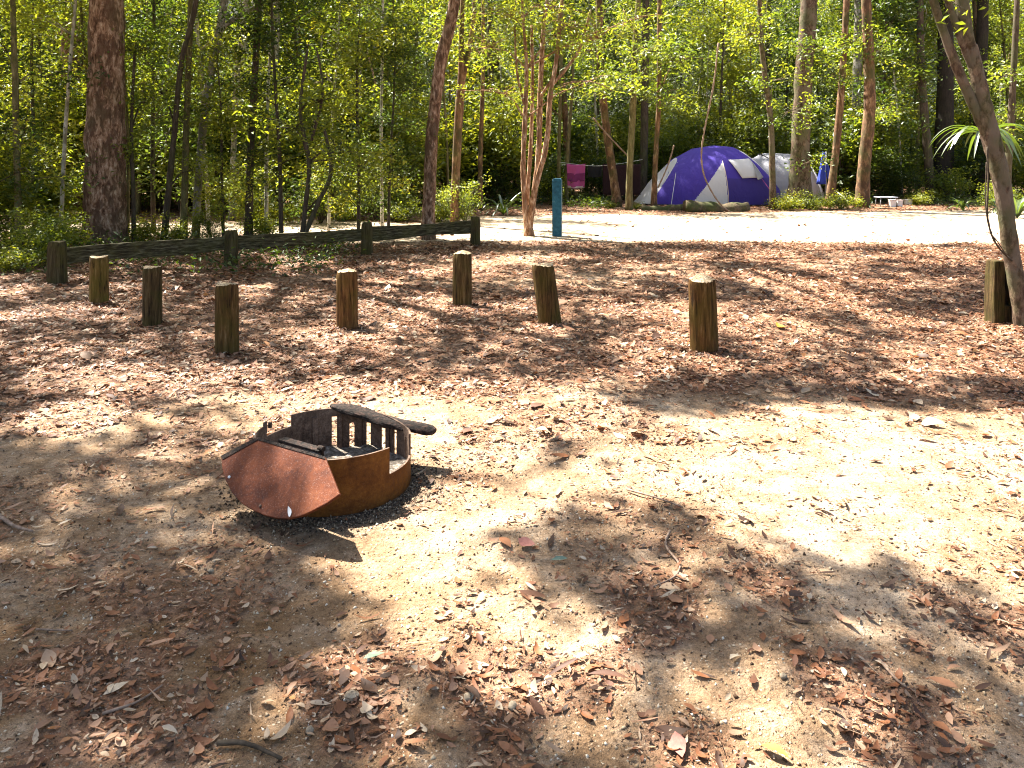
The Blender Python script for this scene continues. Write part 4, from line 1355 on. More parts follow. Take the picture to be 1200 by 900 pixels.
T('forest_tree', 'dark leaning trunk with a pale upper patch right of the camp table', 'tree', [(1091, 236, 10), (1088, 190, 10), (1083, 130, 9), (1079, 60, 8), (1078, 0, 7)], 26.5, 'bark_dark', seed=27,
  foli=((1070, 80, -.5, 12, 1.1),))
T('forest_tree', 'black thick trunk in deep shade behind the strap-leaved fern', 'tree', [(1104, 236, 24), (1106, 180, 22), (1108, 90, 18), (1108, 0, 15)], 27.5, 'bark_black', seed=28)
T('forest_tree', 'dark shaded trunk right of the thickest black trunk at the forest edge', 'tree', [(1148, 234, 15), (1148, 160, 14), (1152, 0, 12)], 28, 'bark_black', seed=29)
T('slender_tree', 'thin grey trunk behind the near right tree at the right edge', 'tree', [(1178, 240, 9), (1183, 170, 8), (1188, 80, 7), (1192, 0, 6)], 20, 'bark_dark', seed=30,
  foli=((1175, 90, .4, 12, 1.0), (1190, 140, 0, 8, .9)))
T('near_tree', 'near mottled grey-brown tree with three limbs at the right edge', 'tree',
  [(1200, 383, 20), (1194, 345, 19), (1184, 290, 18), (1174, 215, 19), (1161, 160, 20), (1150, 110, 17), (1139, 60, 15), (1127, 0, 14)], 7.45, 'bark_mottle',
  forks=([(1158, 158, 14), (1143, 128, 12), (1122, 80, 11), (1105, 35, 9.5), (1092, -5, 9)], [(1143, 85, 10), (1128, 50, 9), (1114, 10, 8), (1108, -8, 8)]),
  key='right_near', seed=31, n=20, jit=.04, top_z=6.5)

# canopy trees that stand outside the photograph but shade the clearing
for i, (k, lab) in enumerate([('off1', 'spreading canopy tree left of the clearing'), ('off2', 'spreading canopy tree left of the camera'), ('off3', 'spreading canopy tree beyond the right edge of the clearing'),
                              ('off4', 'spreading canopy tree right of the camera'), ('off5', 'spreading canopy tree behind the camera')]):
    x, y = CARRY[k]; base = Vector((x, y, 0))
    E = empty('canopy_tree', base, lab, 'tree')
    mb = MB(); sp = smooth_path([(x, y, -.1, .2), (x + .1, y + .1, 2.5, .17), (x - .1, y + .2, 5, .15), (x, y + .1, 7.0, .12)], 6)
    mb.tube([Vector(p[:3]) - base for p in sp], [p[3] for p in sp], 14, 0, .05)
    c = canopy_part(k, mb, base, (x, y + .1, 6.9), .10)
    mb.build('trunk', M['bark_mottle'], E)
    if len(c):
        V, Fa, tt_ = cull(*foliage(c, .36, 24, .15, ratio=.6, flat=.5))
        mobj('crown', np_mesh('crown', V - np.array(base), Fa, {'tint': tt_}), M['leaf_canopy'], E)

# ------------------------------------------------------------------ filler forest (shared meshes)
def proto_tree(seed, Ht, rad, zlo, ncl, per, lsize, r0, clr=.5):
    r_ = np.random.default_rng(seed)
    mb = MB(); lean = r_.normal(size=2) * .05 * Ht
    pts = [(0, 0, -.1, r0 * 1.3), (lean[0] * .2, lean[1] * .2, Ht * .3, r0), (lean[0] * .7 + .1, lean[1] * .6, Ht * .65, r0 * .75), (lean[0], lean[1], Ht * .98, r0 * .25)]
    sp = smooth_path(pts, 7)
    mb.tube([p[:3] for p in sp], [p[3] for p in sp], 8, 0, .06, seed=seed)
    C = []
    nl = 14
    for i in range(nl):
        t = zlo / Ht + (1 - zlo / Ht) * (i + r_.random()) / nl
        b = sp[min(len(sp) - 1, int(t * (len(sp) - 1)))][:3]
        a = r_.random() * 6.28; ln = rad * (.5 + .6 * r_.random()) * (1 - .45 * max(0, t - .5) / .5)
        e = b + np.array([math.cos(a) * ln, math.sin(a) * ln, ln * (.25 + .5 * r_.random())])
        mid = (b + e) / 2 + np.array([r_.normal() * .1, r_.normal() * .1, .1])
        mb.tube([b, mid, e], [r0 * .35, r0 * .22, .008], 5, 0, .05)
        for _ in range(ncl):
            s_ = .3 + .75 * r_.random()
            C.append(b + (e - b) * s_ + r_.normal(size=3) * np.array([.38, .38, .28]) * (rad / 1.6))
    V, Fa, tt_ = foliage(np.array(C), clr, per, lsize, r=r_)
    me_t = bpy.data.meshes.new('trunk'); me_t.from_pydata([tuple(v) for v in mb.v], [], mb.f); me_t.polygons.foreach_set('use_smooth', [True] * len(mb.f)); me_t.update()
    me_c = np_mesh('crown', V, Fa, {'tint': tt_})
    return me_t, me_c


PT = [proto_tree(41, 9.5, 2.0, 2.0, 9, 48, .13, .07, .42), proto_tree(42, 10.5, 1.7, 3.0, 8, 48, .12, .09, .4), proto_tree(43, 8.0, 1.8, 1.2, 9, 48, .13, .05, .42),
      proto_tree(44, 11.5, 2.2, 3.5, 10, 48, .14, .12, .45), proto_tree(45, 7.0, 1.6, .8, 9, 48, .12, .045, .4)]
# tall forest trees whose high crowns shade the forest floor
PT.append(proto_tree(46, 17.0, 3.6, 11.5, 14, 40, .24, .13, .7)); PT.append(proto_tree(47, 16.0, 3.2, 10.8, 14, 40, .24, .10, .7))
PT.append(proto_tree(48, 9.0, .8, 4.2, 3, 40, .12, .036, .35)); PT.append(proto_tree(49, 8.0, .7, 3.6, 3, 40, .12, .028, .35))
PTm = [('bark_olive', 'leaf'), ('bark_pale', 'leaf'), ('bark_dark', 'leaf_dark'), ('bark_orange', 'leaf'), ('bark_dark', 'leaf_yellow'), ('bark_mottle', 'leaf_dark'), ('bark_dark', 'leaf'), ('bark_white', 'leaf'), ('bark_olive', 'leaf_yellow')]
for (a, b), (ma, mb_) in zip(PT, PTm):
    a.materials.append(M[ma]); b.materials.append(M[mb_])
LAB = ['slim background tree with olive bark and loose green crown, deep in the forest', 'slim background tree with pale bark and high green crown, deep in the forest',
       'low-branched background tree with dark dense green crown, deep in the forest', 'tall background tree with orange-brown bark and broad green crown, deep in the forest',
       'short background tree with bright yellow-green crown, deep in the forest',
       'tall bare mottled trunk deep in the forest with its crown above the picture', 'tall bare dark trunk deep in the forest with its crown above the picture',
       'pole-thin whitish stem among the forest undergrowth', 'pole-thin olive stem among the forest undergrowth']
r4 = np.random.default_rng(21)
placed = []


def put_filler(x, y, k, sc=1.0):
    E = bpy.data.objects.new('forest_tree', None); E.location = (x, y, 0); E.rotation_euler = (0, 0, r4.random() * 6.28)
    s = sc * (.85 + .35 * r4.random()); E.scale = (s, s, s); link(E)
    tag(E, LAB[k], 'tree', 'background trees of the forest')
    mobj('trunk', PT[k][0], M['bark_olive'], E); mobj('crown', PT[k][1], M['leaf'], E)


tries = 0
while len(placed) < 88 and tries < 8000:
    tries += 1
    y = 26.8 + 18 * r4.random() ** 1.15; x = (r4.random() * 2 - 1) * (.68 * y + 2)
    if x < -4.5: y = 21.2 + (y - 26.8) * 1.2
    if any((x - a) ** 2 + (y - b) ** 2 < 1.45 ** 2 for a, b in placed): continue
    # keep the tents clear
    if 3 < x < 11.5 and y < 29.2: continue
    placed.append((x, y)); put_filler(x, y, int(r4.choice(5, p=[.26, .2, .22, .16, .16])))
big_p = []
tries = 0
while len(big_p) < 26 and tries < 5000:
    tries += 1
    y = 27.6 + 22 * r4.random(); x = (r4.random() * 2 - 1) * (.7 * y + 5) - 2
    if any((x - a) ** 2 + (y - b) ** 2 < 3.6 ** 2 for a, b in big_p): continue
    if 3 < x < 11.5 and y < 29.4: continue
    big_p.append((x, y)); put_filler(x, y, int(r4.integers(5, 7)))
for i in range(46):
    y = 21.4 + 9 * r4.random(); x = (r4.random() * 2 - 1) * .66 * y
    if x > -1.5: y += 4.2
    if 3 < x < 11.5 and y < 29.2: continue
    put_filler(x, y, int(r4.integers(7, 9)))
for px, d in ((150, 15.2), (245, 16.2), (312, 15.4), (385, 15.8), (448, 16.0), (70, 14.2), (108, 15.6)):
    put_filler((px - 600) / F * d, d, int(r4.integers(7, 9)), .8)
# strip between fence and road on the left
for (px, d, k, s) in [(40, 15.6, 4, .75), (180, 16.0, 2, .75), (262, 14.9, 4, .62), (330, 14.6, 2, .6), (420, 15.3, 4, .62), (-40, 14.0, 2, .8), (-15, 12.5, 4, .7), (455, 15.6, 2, .5)]:
    put_filler((px - 600) / F * d, d, k, s)


# shrubs
def proto_shrub(seed, Ht, rad, ncl, per, lsize, ratio=.45):
    r_ = np.random.default_rng(seed); mb = MB(); C = []
    for i in range(7):
        a = r_.random() * 6.28; ln = rad * (.3 + .7 * r_.random())
        e = np.array([math.cos(a) * ln, math.sin(a) * ln, Ht * (.55 + .45 * r_.random())])
        mb.tube([(0, 0, -.05), tuple(e * np.array([.4, .4, .55])), tuple(e)], [.018, .012, .005], 5, 0, .1)
        for _ in range(ncl): C.append(e * (.35 + .65 * r_.random()) + r_.normal(size=3) * np.array([.2, .2, .15]) * rad)
    V, Fa, tt_ = foliage(np.array(C), .32 * rad, per, lsize, r=r_, ratio=ratio, flat=.45)
    V[:, 2] = np.maximum(V[:, 2], .01)
    me_t = bpy.data.meshes.new('stems'); me_t.from_pydata([tuple(v) for v in mb.v], [], mb.f); me_t.update()
    return me_t, np_mesh('foliage', V, Fa, {'tint': tt_})


PS = [proto_shrub(61, 1.5, 1.0, 12, 36, .09), proto_shrub(62, 2.3, 1.2, 13, 40, .10), proto_shrub(63, .8, .8, 10, 30, .085), proto_shrub(64, 3.0, 1.3, 15, 42, .10)]
PS.append(proto_shrub(65, 2.6, 1.2, 9, 26, .19, .5)); PS.append(proto_shrub(66, 3.6, 1.2, 14, 36, .13, .38))
PSm = ['leaf', 'leaf_dark', 'leaf_yellow', 'leaf', 'leaf', 'leaf_yellow']
for (a, b), mm_ in zip(PS, PSm): a.materials.append(M['bark_dark']); b.materials.append(M[mm_])
SL = ['mid-height green shrub in the forest undergrowth', 'tall dark green shrub in the forest undergrowth', 'low bright yellow-green shrub in the forest undergrowth',
      'tall loose green shrub in the forest undergrowth', 'broad-leaved green shrub in the forest undergrowth', 'tall yellow-green thicket shrub in the forest undergrowth']


def put_shrub(x, y, k, s=1.0, label=None, group='shrubs of the forest undergrowth'):
    E = bpy.data.objects.new('shrub', None); E.location = (x, y, 0); E.rotation_euler = (0, 0, r4.random() * 6.28)
    s = s * (.8 + .4 * r4.random()); E.scale = (s, s, s * (.85 + .3 * r4.random())); link(E)
    tag(E, label or SL[k], 'shrub', None if label else group)
    mobj('stems', PS[k][0], M['bark_dark'], E); mobj('foliage', PS[k][1], M['leaf'], E)


for i in range(72):
    y = 26.3 + 12 * r4.random() ** 1.4; x = (r4.random() * 2 - 1) * (.68 * y + 1)
    if x < -2: y -= 5.2
    if 3 < x < 10.8 and y < 28.6: y = 28.8 + 2 * r4.random()
    if road_mask(x, y - .9) > .02: continue
    put_shrub(x, y, int(r4.choice(4, p=[.3, .28, .17, .25])))
for i in range(58):
    y = 20.9 + 7 * r4.random() ** 1.3; x = -.64 * y * r4.random() - .3
    if road_mask(x, y - 1.2) > .02: continue
    if x > -2.2: y += 3.5
    put_shrub(x, y, int(r4.choice([1, 3, 4, 5, 5])), 1.15)
for i in range(26):
    y = 27 + 5 * r4.random(); x = 1 + .62 * y * r4.random()
    if 3 < x < 10.8 and y < 29.2: y = 29.3 + 2 * r4.random()
    put_shrub(x, y, int(r4.choice([3, 4, 5])), 1.1)
for px, d, k, s in ((20, 14.6, 5, .62), (60, 14.9, 4, .55), (-30, 13, 5, .7)):
    put_shrub((px - 600) / F * d, d, k, s)
# low greenery along fence and road edges on the left
for (px, py, k, s) in [(8, 318, 2, .6), (36, 312, 0, .55), (55, 300, 2, .6), (12, 290, 0, .8), (70, 284, 2, .6), (165, 284, 2, .5), (205, 283, 2, .55),
                       (250, 282, 0, .42), (310, 280, 2, .5), (330, 262, 2, .8), (375, 262, 0, .7), (405, 259, 2, .9), (440, 258, 0, .7), (470, 259, 2, .8), (300, 261, 0, .8), (515, 260, 2, .6), (545, 262, 0, .5)]:
    g = G(px, py); put_shrub(g.x, g.y, k, s)
for (px, d, k, s) in [(920, 22.6, 2, .62), (955, 22.8, 2, .6), (985, 23.2, 2, .6), (785, 28.5, 3, .9), (730, 27.5, 1, .8), (690, 27.0, 1, .8), (870, 28.6, 3, 1.0), (830, 29.3, 3, 1.1), (800, 29.5, 3, 1.0), (910, 29, 3, 1.0),
                      (1060, 26, 1, .8), (1120, 26, 0, .8), (1170, 22.8, 0, .7), (1075, 25, 2, .5), (1030, 26.4, 1, .9), (640, 26.5, 1, .8), (610, 25.5, 0, .9), (575, 25, 1, .8), (745, 23.1, 2, .3), (715, 23.6, 2, .3)]:
    put_shrub((px - 600) / F * d, d, k, s)

# distant forest: one leafy mass nobody could count
r5 = np.random.default_rng(77)
n = 5200
y = 44 + 11 * r5.random(n); x = (r5.random(n) * 2 - 1) * (.75 * y + 3); z = .3 + 15 * r5.random(n) ** 1.05
keep = fbm(x * .22 + 4, z * .25 + y * .11, 3) > .36
V, Fa, tt_ = foliage(np.stack([x, y, z], 1)[keep], 1.0, 30, .24, r=r5, ratio=.5)
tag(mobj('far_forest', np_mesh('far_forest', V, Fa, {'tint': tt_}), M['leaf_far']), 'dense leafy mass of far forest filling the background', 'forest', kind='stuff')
# low ground cover at the forest edge
n = 1500
x = (r5.random(n) * 2 - 1) * 17; y = 22.3 + 4.5 * r5.random(n) ** 1.2
sel = (fbm(x * .8, y * .8 + 9, 3) > np.where(x > 6.5, .40, .52)) & ~((x > 3.6) & (x < 9.2) & (y > 23.4) & (y < 28.5))
sel &= (x > -3) & (y > 22.9) & ~((x > 3.0) & (x < 7.4) & (y < 23.6)) & ~((x > 10.2) & (x < 12.6) & (y < 25.2))
x, y = x[sel], y[sel]
V, Fa, tt_ = foliage(np.stack([x, y, np.full(len(x), .12)], 1), .3, 26, .10, r=r5, ratio=.3, flat=.15, droop=-.5)
V[:, 2] = np.maximum(V[:, 2], .01)
x2 = (r5.random(500) * 1 - 1) * 12 - 2; y2 = 10.5 + 4 * r5.random(500)
s2 = (y2 > 10.2 - .55 * (x2 + 6)) & (x2 < -2.5)
V2, F2, t2 = foliage(np.stack([x2[s2], y2[s2], np.full(s2.sum(), .12)], 1), .3, 14, .08, r=r5, ratio=.4, flat=.4)
V2[:, 2] = np.maximum(V2[:, 2], .01)
tag(mobj('ground_cover', np_mesh('ground_cover', np.concatenate([V, V2]), np.concatenate([Fa, F2 + len(V)]), {'tint': np.concatenate([tt_, t2])}), M['leaf_dark']),
    'low green ground cover along the forest edge', 'ground cover', kind='stuff')


# palm-like understory plant and strap fern
def straps(centre, n, length, width, rise, r_, down=.9, tilt=(0, 0)):
    Vs, Fs, T_ = [], [], []; o = 0
    for i in range(n):
        a = 2 * math.pi * i / n + r_.normal() * .25; L = length * (.65 + .5 * r_.random()); up = rise * (.6 + .7 * r_.random())
        dirv = np.array([math.cos(a), math.sin(a), 0]); side = np.array([-math.sin(a), math.cos(a), 0])
        N = 9
        for k in range(N + 1):
            t = k / N
            c = dirv * L * (t - .12 * t * t) + np.array([0, 0, L * (up * t - down * t * t)])
            w = width * (math.sin(math.pi * min(1, .12 + .88 * t)) ** .6) * .5
            Vs += [c - side * w, c - np.array([0, 0, w * .35]), c + side * w]
            T_ += [.3 + .6 * r_.random() * .5 + .2 * t] * 3
        for k in range(N):
            b = o + 3 * k
            Fs += [(b, b + 1, b + 4, b + 3), (b + 1, b + 2, b + 5, b + 4)]
        o += 3 * (N + 1)
    return np.array(Vs), np.array(Fs), np.array(T_)


c = P(1153, 160, 7.85)
V, Fa, tt_ = straps(None, 36, .52, .032, .8, np.random.default_rng(4), 1.05)
E = mobj('strap_fern', np_mesh('strap_fern', V, Fa, {'tint': tt_}, True), M['strap'], None, c)
tag(E, 'bright strap-leaved fern growing on the near right tree', 'fern')
for (px, d, s, lab) in [(590, 20.8, .9, 'arching palm-like plant with long leaflets behind the forked trunk'), (1192, 19.8, .9, 'long-leaved strappy plant at the right edge beyond the road'),
                        (1172, 21.5, .7, 'smaller strappy plant left of the right edge beyond the road'), (1128, 22.5, .5, 'spiky grassy tuft below the black trunk')]:
    V, Fa, tt_ = straps(None, 22, s, .06, 1.5, np.random.default_rng(int(px)), 1.2)
    tag(mobj('strappy_plant', np_mesh('strappy_plant', V, Fa, {'tint': tt_}, True), M['strap'], None, ((px - 600) / F * d, d, .02)), lab, 'plant')

# vines
def vine(pts, d, r, label, mat='vine'):
    w = [P(a, b, d + (q[0] if q else 0)) for a, b, *q in pts]
    sp = smooth_path([tuple(p) for p in w], 8)
    m = MB(); m.tube(sp, [r * (1 + .2 * math.sin(i * 1.7)) for i in range(len(sp))], 6)
    tag(m.build('hanging_vine', M[mat]), label, 'vine', None)


vine([(1157, 172), (1158, 215), (1157, 250), (1162, 275), (1172, 292), (1186, 306)], 7.38, .009, 'dark hanging vine looping down beside the near right tree')
vine([(1156, 190), (1155, 240), (1160, 270), (1168, 282), (1180, 300)], 7.36, .005, 'thinner strand hanging left of the dark vine by the near right tree')
vine([(842, 50), (836, 100), (826, 150), (822, 180), (825, 205), (836, 228), (848, 243), (862, 252)], 21.9, .022, 'pale curved vine hanging in front of the purple tent', 'twig')
vine([(695, 138), (712, 158), (737, 184)], 23.2, .022, 'straight pale dead branch slanting down to the yellow-green trunk', 'twig')
vine([(790, 170), (784, 190), (778, 205), (771, 220)], 23.0, .02, 'curved dead stem beside the slim brown trunk at the tent', 'twig')
vine([(366, 160), (372, 120), (368, 100), (376, 96)], 15.5, .018, 'short pale bent stem in the leaves above the fence', 'twig')
vine([(430, 60), (437, 85), (441, 105)], 19, .02, 'pale broken stem in the dark leaves above the third fence post', 'twig')

# ------------------------------------------------------------------ tents
D0 = 24.9; S = D0 / F
TC = Vector(((838 - 600) * S, D0 + 1.0, 0))
TE = empty('dome_tent', TC, 'purple and white dome tent pitched at the forest edge beyond the road', 'tent')
prof = [(-86, 0), (-68, 27), (-42, 53), (-18, 66), (8, 70), (30, 68), (42, 62), (54, 53), (68, 38), (80, 23), (85, 10), (88, 0)]


def prof_z(x): return np.interp(x, [p[0] for p in prof], [p[1] for p in prof])


def tent_pt(x, t):
    """x in px units, t 0 (front foot) .. 1 (back foot)"""
    z = float(prof_z(x)); b = 1.55 * math.sqrt(max(.03, 1 - (x / 90) ** 2 * .85))
    a = math.pi * t
    zz = z * S * math.sin(a) ** .75 if 0 < t < 1 else 0
    return Vector((x * S, -b * math.cos(a), zz + .01))


def elev(x, z): return 838 + x, 240 - z


white_left = [(740, 246), (796, 170), (799, 186), (770, 226), (767, 246)]
white_mid = [(803, 242), (845, 189), (848, 242)]
arc_white = [(872, 176), (886, 176), (905, 190), (925, 210), (923, 225), (914, 212), (903, 202), (888, 189)]
nxx = 300; xs = np.linspace(-86, 88, nxx); nt = 150
TP = [[tent_pt(x, j / nt) for j in range(nt + 1)] for x in xs]
regions = {'purple': MB(), 'white_left': MB(), 'white_mid': MB(), 'arc': MB(), 'lower': MB()}
for i in range(nxx - 1):
    for j in range(nt):
        q = [TP[i][j], TP[i + 1][j], TP[i + 1][j + 1], TP[i][j + 1]]
        c = (q[0] + q[1] + q[2] + q[3]) / 4
        ex, ez = 838 + c.x / S, 240 - c.z / S
        key = 'purple'
        if j < nt / 2:
            e = (np.array(ex), np.array(ez))
            if in_poly(*e, white_left): key = 'white_left'
            elif in_poly(*e, white_mid): key = 'white_mid'
            elif in_poly(*e, arc_white): key = 'arc'
            elif ex > 848 and ez > 208 and ex < 922: key = 'lower'
        else:
            if ex < 790: key = 'white_left'
        regions[key].add(q, [(0, 1, 2, 3)], 0, True)
for key, nm, mt in (('purple', 'fabric_shell', 'tent_purple'), ('white_left', 'white_side_panel', 'tent_white'), ('white_mid', 'white_front_panel', 'tent_white'),
                    ('arc', 'white_rear_panel', 'tent_white'), ('lower', 'door_panel', 'tent_dark')):
    if regions[key].v:
        o = regions[key].build(nm, M[mt], TE)
        w_ = o.modifiers.new('weld', 'WELD'); w_.merge_threshold = .0005


def front_y(x, z):
    """front surface depth for elevation point (px units)"""
    pz = float(prof_z(x)); f = min(1, max(0, z / max(pz, 1)))
    a = math.asin(f ** (1 / .75)); b = 1.55 * math.sqrt(max(.03, 1 - (x / 90) ** 2 * .85))
    return -b * math.cos(a)


def patch(name, poly, mat, off=.05, nsub=10):
    """small cloth patch following the front of the tent (quad given in photo elevation)"""
    m = MB(); (a, b, c, d_) = [Vector((p[0] - 838, 240 - p[1], 0)) for p in poly]
    vs = []
    for i in range(nsub + 1):
        for j in range(nsub + 1):
            u, v = i / nsub, j / nsub
            p = a.lerp(b, u).lerp(d_.lerp(c, u), v)
            vs.append((p.x * S, front_y(p.x, p.y) - off - .05 * math.sin(v * 2.5) * (.5 + u), p.y * S))
    m.add(vs, [(i * (nsub + 1) + j, (i + 1) * (nsub + 1) + j, (i + 1) * (nsub + 1) + j + 1, i * (nsub + 1) + j + 1) for i in range(nsub) for j in range(nsub)], 0, True)
    o = m.build(name, M[mat], TE)
    s_ = o.modifiers.new('solid', 'SOLIDIFY'); s_.thickness = .006


patch('window_flap', [(852, 187), (880, 185.5), (892, 207), (865, 208)], 'tent_white')
patch('flap_corner', [(881, 190), (892, 207), (883, 210), (881.5, 204)], 'tent_grey', .13, 5)
m = MB()
sp = [Vector(((x - 838) * S, front_y(x - 838, z) - .02, z * S)) for x, z in ((845, 52), (846, 40), (847, 28), (848, 14), (848, 0))]
m.tube(sp, .014, 5); m.build('door_zip', M['cream'], [c_ for c_ in TE.children if c_.name.startswith('door_panel')][0])
for nm, path in (('pole_sleeve', [(-42, 53), (-52, 38), (-62, 22), (-71, 0)]), ('pole_sleeve', [(8, 69.5), (30, 60), (50, 45), (68, 30), (80, 8)])):
    m = MB(); m.tube([Vector((x * S, front_y(x, z) - .012, z * S)) for x, z in path], .013, 5); m.build(nm, M['tent_purple'], TE)
m = MB(); m.tube([Vector((x * S, front_y(x, 1) - .01, .02)) for x in np.linspace(-84, 84, 30)], .02, 5); m.build('hem', M['tent_black'], TE)

for q0, q1, lab in (((888, 205, -.35), (903, 236, -1.2), 'pink guy line slanting down the front right of the purple tent'),
                    ((797, 190, -.9), (778, 246, -2.2), 'thin pale guy line at the front left of the purple tent')):
    m = MB(); a = Vector(((q0[0] - 838) * S, front_y(q0[0] - 838, 240 - q0[1]) - .03, (240 - q0[1]) * S)); b = Vector(((q1[0] - 838) * S, -2.1, .02))
    m.tube([a + TC, b + TC], .009, 5)
    tag(m.build('guy_rope', M['pink' if 'pink' in lab else 'rope']), lab, 'rope')
# grey annex tent
AC = Vector(((915 - 600) / F * 26.5, 26.9, 0)); S2 = 26.5 / F
AE = empty('tunnel_tent', AC, 'pale grey and beige tunnel tent standing behind the purple dome tent', 'tent')
m1 = MB(); m2 = MB(); N1 = 40; N2 = 40
ap = [(-52, 0), (-48, 27), (-36, 47), (-15, 57), (15, 56), (32, 46), (42, 30), (49, 14), (52, 0)]
xs2 = np.linspace(-52, 52, N1)
for i in range(N1 - 1):
    for j in range(N2):
        q = []
        for (xx, t) in ((xs2[i], j / N2), (xs2[i + 1], j / N2), (xs2[i + 1], (j + 1) / N2), (xs2[i], (j + 1) / N2)):
            z = np.interp(xx, [p[0] for p in ap], [p[1] for p in ap]); a = math.pi * t
            q.append(Vector((xx * S2, -1.3 * math.cos(a) * math.sqrt(max(.05, 1 - (xx / 56) ** 2)), z * S2 * max(0, math.sin(a)) ** .7 + .01)))
        c = sum(q, Vector()) / 4
        (m2 if (c.x / S2 > 22 and c.z / S2 < 34 and j < N2 / 2) else m1).add(q, [(0, 1, 2, 3)], 0, True)
m1.build('fabric_shell', M['tent_grey'], AE); m2.build('lower_panel', M['tent_beige'], AE)
for x0 in (-20, 30):
    m = MB()
    z = np.interp(x0, [p[0] for p in ap], [p[1] for p in ap])
    pts_ = [Vector((x0 * S2 + (.25 if x0 > 0 else .75) * (1 - math.sin(math.pi * t)), -1.33 * math.cos(math.pi * t) * math.sqrt(1 - (x0 / 56) ** 2), z * S2 * math.sin(math.pi * t) ** .7 + .03)) for t in np.linspace(0, 1, 26)]
    m.tube(pts_, .025, 6); m.build('pole', M['tent_black'] if x0 < 0 else M['tent_white'], AE)
# blue furled canvas on a pole
bp = Vector(((967 - 600) / F * 25.2, 25.2, 0)); s = 25.2 / F
E = empty('furled_canvas', bp, 'deep blue canvas hanging furled on a pole right of the grey tent', 'canvas')
m = MB(); m.tube([(.02, 0, -.05), (.02, 0, 62 * s)], .025, 8); m.build('pole', M['steel'], E)
for x0, zb, zt, w0, lab in ((-4, 24, 62, 4.5, 'drape'), (5, 30, 48, 3.5, 'drape')):
    m = MB(); n_ = 20; vs = []
    for i in range(9):
        t = i / 8; z = (zb + (zt - zb) * t) * s
        for k in range(n_):
            th = 2 * math.pi * k / n_; q = (w0 * (1.1 - .75 * t)) * s * (1 + .25 * math.sin(5 * th + i * .3))
            vs.append((x0 * s * (1 - .7 * t) + q * math.cos(th), .8 * q * math.sin(th), z))
    m.add(vs, [(i * n_ + k, i * n_ + (k + 1) % n_, (i + 1) * n_ + (k + 1) % n_, (i + 1) * n_ + k) for i in range(8) for k in range(n_)] + [tuple(range(n_))[::-1], tuple(8 * n_ + k for k in range(n_))], 0, True)
    m.build(lab, M['bluecloth'], E)
m = MB(); a = P(976, 221, 25.0); b = P(1001, 241, 24.2)
m.tube([a, a.lerp(b, .5), b], .012, 5)
tag(m.build('guy_rope', M['rope']), 'pale guy rope slanting down right of the blue canvas', 'rope')

# ------------------------------------------------------------------ camp table with tubs
d = 24.3; b = Vector(((1038 - 600) / F * d, d, 0)); s = d / F
E = empty('camp_table', b, 'small low camp table with grey top on the forest floor at right', 'table')
m = MB(); m.box((0, 0, .28), (.55, .42, .025)); m.build('table_top', M['greyplastic'], E, bevel=.006)
for sx in (-1, 1):
    for sy in (-1, 1):
        m = MB(); m.tube([(sx * .24, sy * .17, -.02), (sx * .22, sy * .15, .27)], .012, 6); m.build('leg', M['steel'], E)
for k, (x, y, w, hgt, lab) in enumerate(((.06, -.28, .17, .2, 'pinkish white storage tub in front of the camp table, left one'), (.29, -.24, .15, .19, 'pinkish white storage tub in front of the camp table, right one'))):
    m = MB(); m.box((0, 0, hgt / 2), (w, w * .8, hgt), None, 0, 1.12)
    E2 = empty('storage_tub', b + Vector((x, y, 0)), lab, 'tub')
    o = m.build('tub_body', M['whiteplastic'], E2, bevel=.012)
    m = MB(); m.box((0, 0, hgt + .012), (w * 1.2, w, .02)); m.build('lid', M['cream'], E2, bevel=.006)
d = 25; b = Vector(((1064 - 600) / F * d, d, 0))
m = MB(); m.box((0, 0, .08), (.2, .14, .16), None, 0, 1.1); m.box((0, 0, .168), (.25, .18, .02))
o = m.build('storage_box', M['whiteplastic'], None, bevel=.01); o.location = b
tag(o, 'small white box on the leaf litter right of the camp table', 'box')

# ------------------------------------------------------------------ clothes line
d = 25.4
pl = [P(656, 190, d), P(675, 192.5, d), P(700, 194.5, d), P(728, 191.5, d), P(753, 187, d)]
m = MB(); m.tube(smooth_path([tuple(p) for p in pl], 6), .006, 5)
tag(m.build('clothes_line', M['rope']), 'thin clothes line strung between trees left of the tent', 'clothes line')


def hang(name, x0, x1, yt, yb, mat, label, cat, skew=0, parent=None, off=0.0, curl=1.0):
    m = MB(); N = 18; Mv = 12; vs = []; dd = d - off
    for j in range(Mv + 1):
        for i in range(N + 1):
            u, v = i / N, j / Mv
            p = P(x0 + (x1 - x0) * u + skew * v * (1 - 2 * u), yt + (yb - yt) * v + 1.0 * math.sin(u * 3.1), dd)
            p.y += .035 * math.sin(u * 9 + 1.3 * v) * (.3 + v) * curl
            vs.append(p)
    m.add(vs, [(j * (N + 1) + i, j * (N + 1) + i + 1, (j + 1) * (N + 1) + i + 1, (j + 1) * (N + 1) + i) for j in range(Mv) for i in range(N)], 0, True)
    o = m.build(name, M[mat], parent)
    s_ = o.modifiers.new('solid', 'SOLIDIFY'); s_.thickness = .008
    if parent is None: tag(o, label, cat)
    return o


tw = hang('towel', 664, 686, 192, 220, 'pink', 'bright pink towel with a dark printed band hanging on the clothes line', 'towel', 1.2)
hang('printed_band', 664.7, 685.3, 202.5, 212, 'pink_dark', None, None, .5, tw, .012)
hang('fringe', 665, 685, 217.5, 219.6, 'cream', None, None, .2, tw, .012)
hang('dark_towel', 689, 705, 194, 207, 'blackcloth', 'black cloth hanging between the pink towel and the maroon cloth', 'cloth', 0)
hang('maroon_blanket', 706, 751, 192, 228, 'maroon', 'large dark maroon blanket hanging behind the leaning orange trunk', 'blanket', .5)

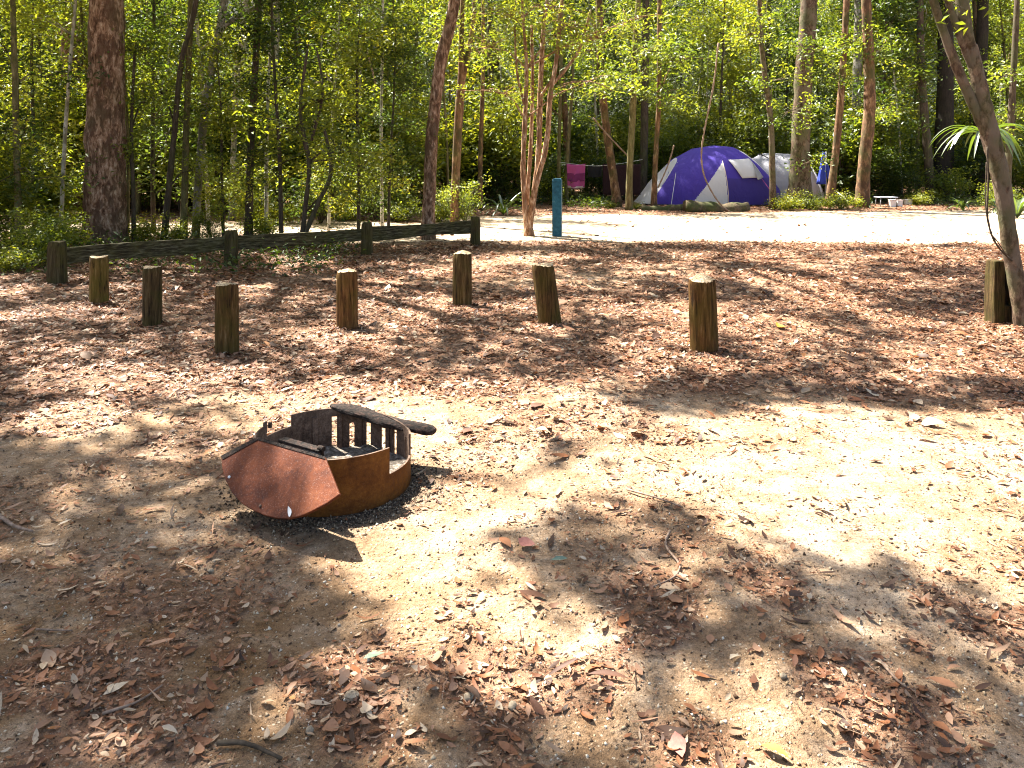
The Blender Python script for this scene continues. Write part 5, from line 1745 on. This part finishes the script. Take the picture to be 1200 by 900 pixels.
# ------------------------------------------------------------------ logs by the tents
def log(p0, p1, r, mat, label, jit=.08, seed=0, end='sawn'):
    m = MB(); p0 = Vector(p0); p1 = Vector(p1)
    sp = [p0.lerp(p1, t) + Vector((0, 0, .03 * math.sin(t * 6 + seed))) for t in np.linspace(0, 1, 14)]
    m.tube([p - p0 for p in sp], [r * (1 + .12 * math.sin(i * 1.3 + seed)) for i in range(14)], 14, 0, jit, True, seed)
    o = m.build('fallen_log', M[mat]); o.location = p0
    return tag(o, label, 'log')


log(P(803, 244, 22.0), P(876, 245, 22.3), .19, 'logm', 'thick mossy log with a sawn end lying in front of the purple tent', seed=1)
log(P(752, 246, 22.8), P(800, 245, 22.6), .12, 'logm', 'thinner weathered log left of the thick mossy log', seed=2)
log(P(640, 250, 22.4), P(700, 249, 23.5), .10, 'bark_dark', 'dark fallen log behind the blue post', seed=3)
m = MB()

# ------------------------------------------------------------------ light, world, camera
w = bpy.data.worlds.new('World'); scene.world = w; w.use_nodes = True
nt_ = w.node_tree; nt_.nodes.clear()
sky = nt_.nodes.new('ShaderNodeTexSky'); sky.sky_type = 'NISHITA'; sky.sun_disc = False
el = math.asin(SUN[2]); az = math.atan2(SUN[0], SUN[1])
sky.sun_elevation = el; sky.sun_rotation = az
sky.air_density = 1.0; sky.dust_density = 2.5; sky.ozone_density = .6
bg = nt_.nodes.new('ShaderNodeBackground'); bg.inputs[1].default_value = .06
out = nt_.nodes.new('ShaderNodeOutputWorld')
nt_.links.new(sky.outputs[0], bg.inputs[0]); nt_.links.new(bg.outputs[0], out.inputs[0])
sl = bpy.data.lights.new('sun', 'SUN'); sl.energy = 5.0; sl.angle = R(.6); sl.color = (1, .97, .92)
so = bpy.data.objects.new('sun', sl); link(so)
so.rotation_euler = Vector(SUN).to_track_quat('Z', 'Y').to_euler(); so.location = (-20, 20, 40)

cam = bpy.data.cameras.new('camera'); cam.sensor_width = 36; cam.lens = F / 1200 * 36; cam.shift_y = -(450 - Y0) / 1200
cam.clip_end = 500; cam.clip_start = .05
co = bpy.data.objects.new('camera', cam); link(co); co.location = (0, 0, H0); co.rotation_euler = (R(90), 0, 0)
scene.camera = co
vs_ = scene.view_settings
vs_.view_transform = 'Standard'; vs_.look = 'None'; vs_.gamma = 1; vs_.exposure = 2.82
vs_.use_white_balance = True; vs_.white_balance_temperature = 6850; vs_.white_balance_tint = 10
scene.cycles.max_bounces = 6; scene.cycles.diffuse_bounces = 4; scene.cycles.glossy_bounces = 2; scene.cycles.transmission_bounces = 4
scene.cycles.use_denoising = True
scene.cycles.pixel_filter_type = 'BLACKMAN_HARRIS'; scene.cycles.filter_width = 1.1
scene.cycles.sample_clamp_indirect = 6
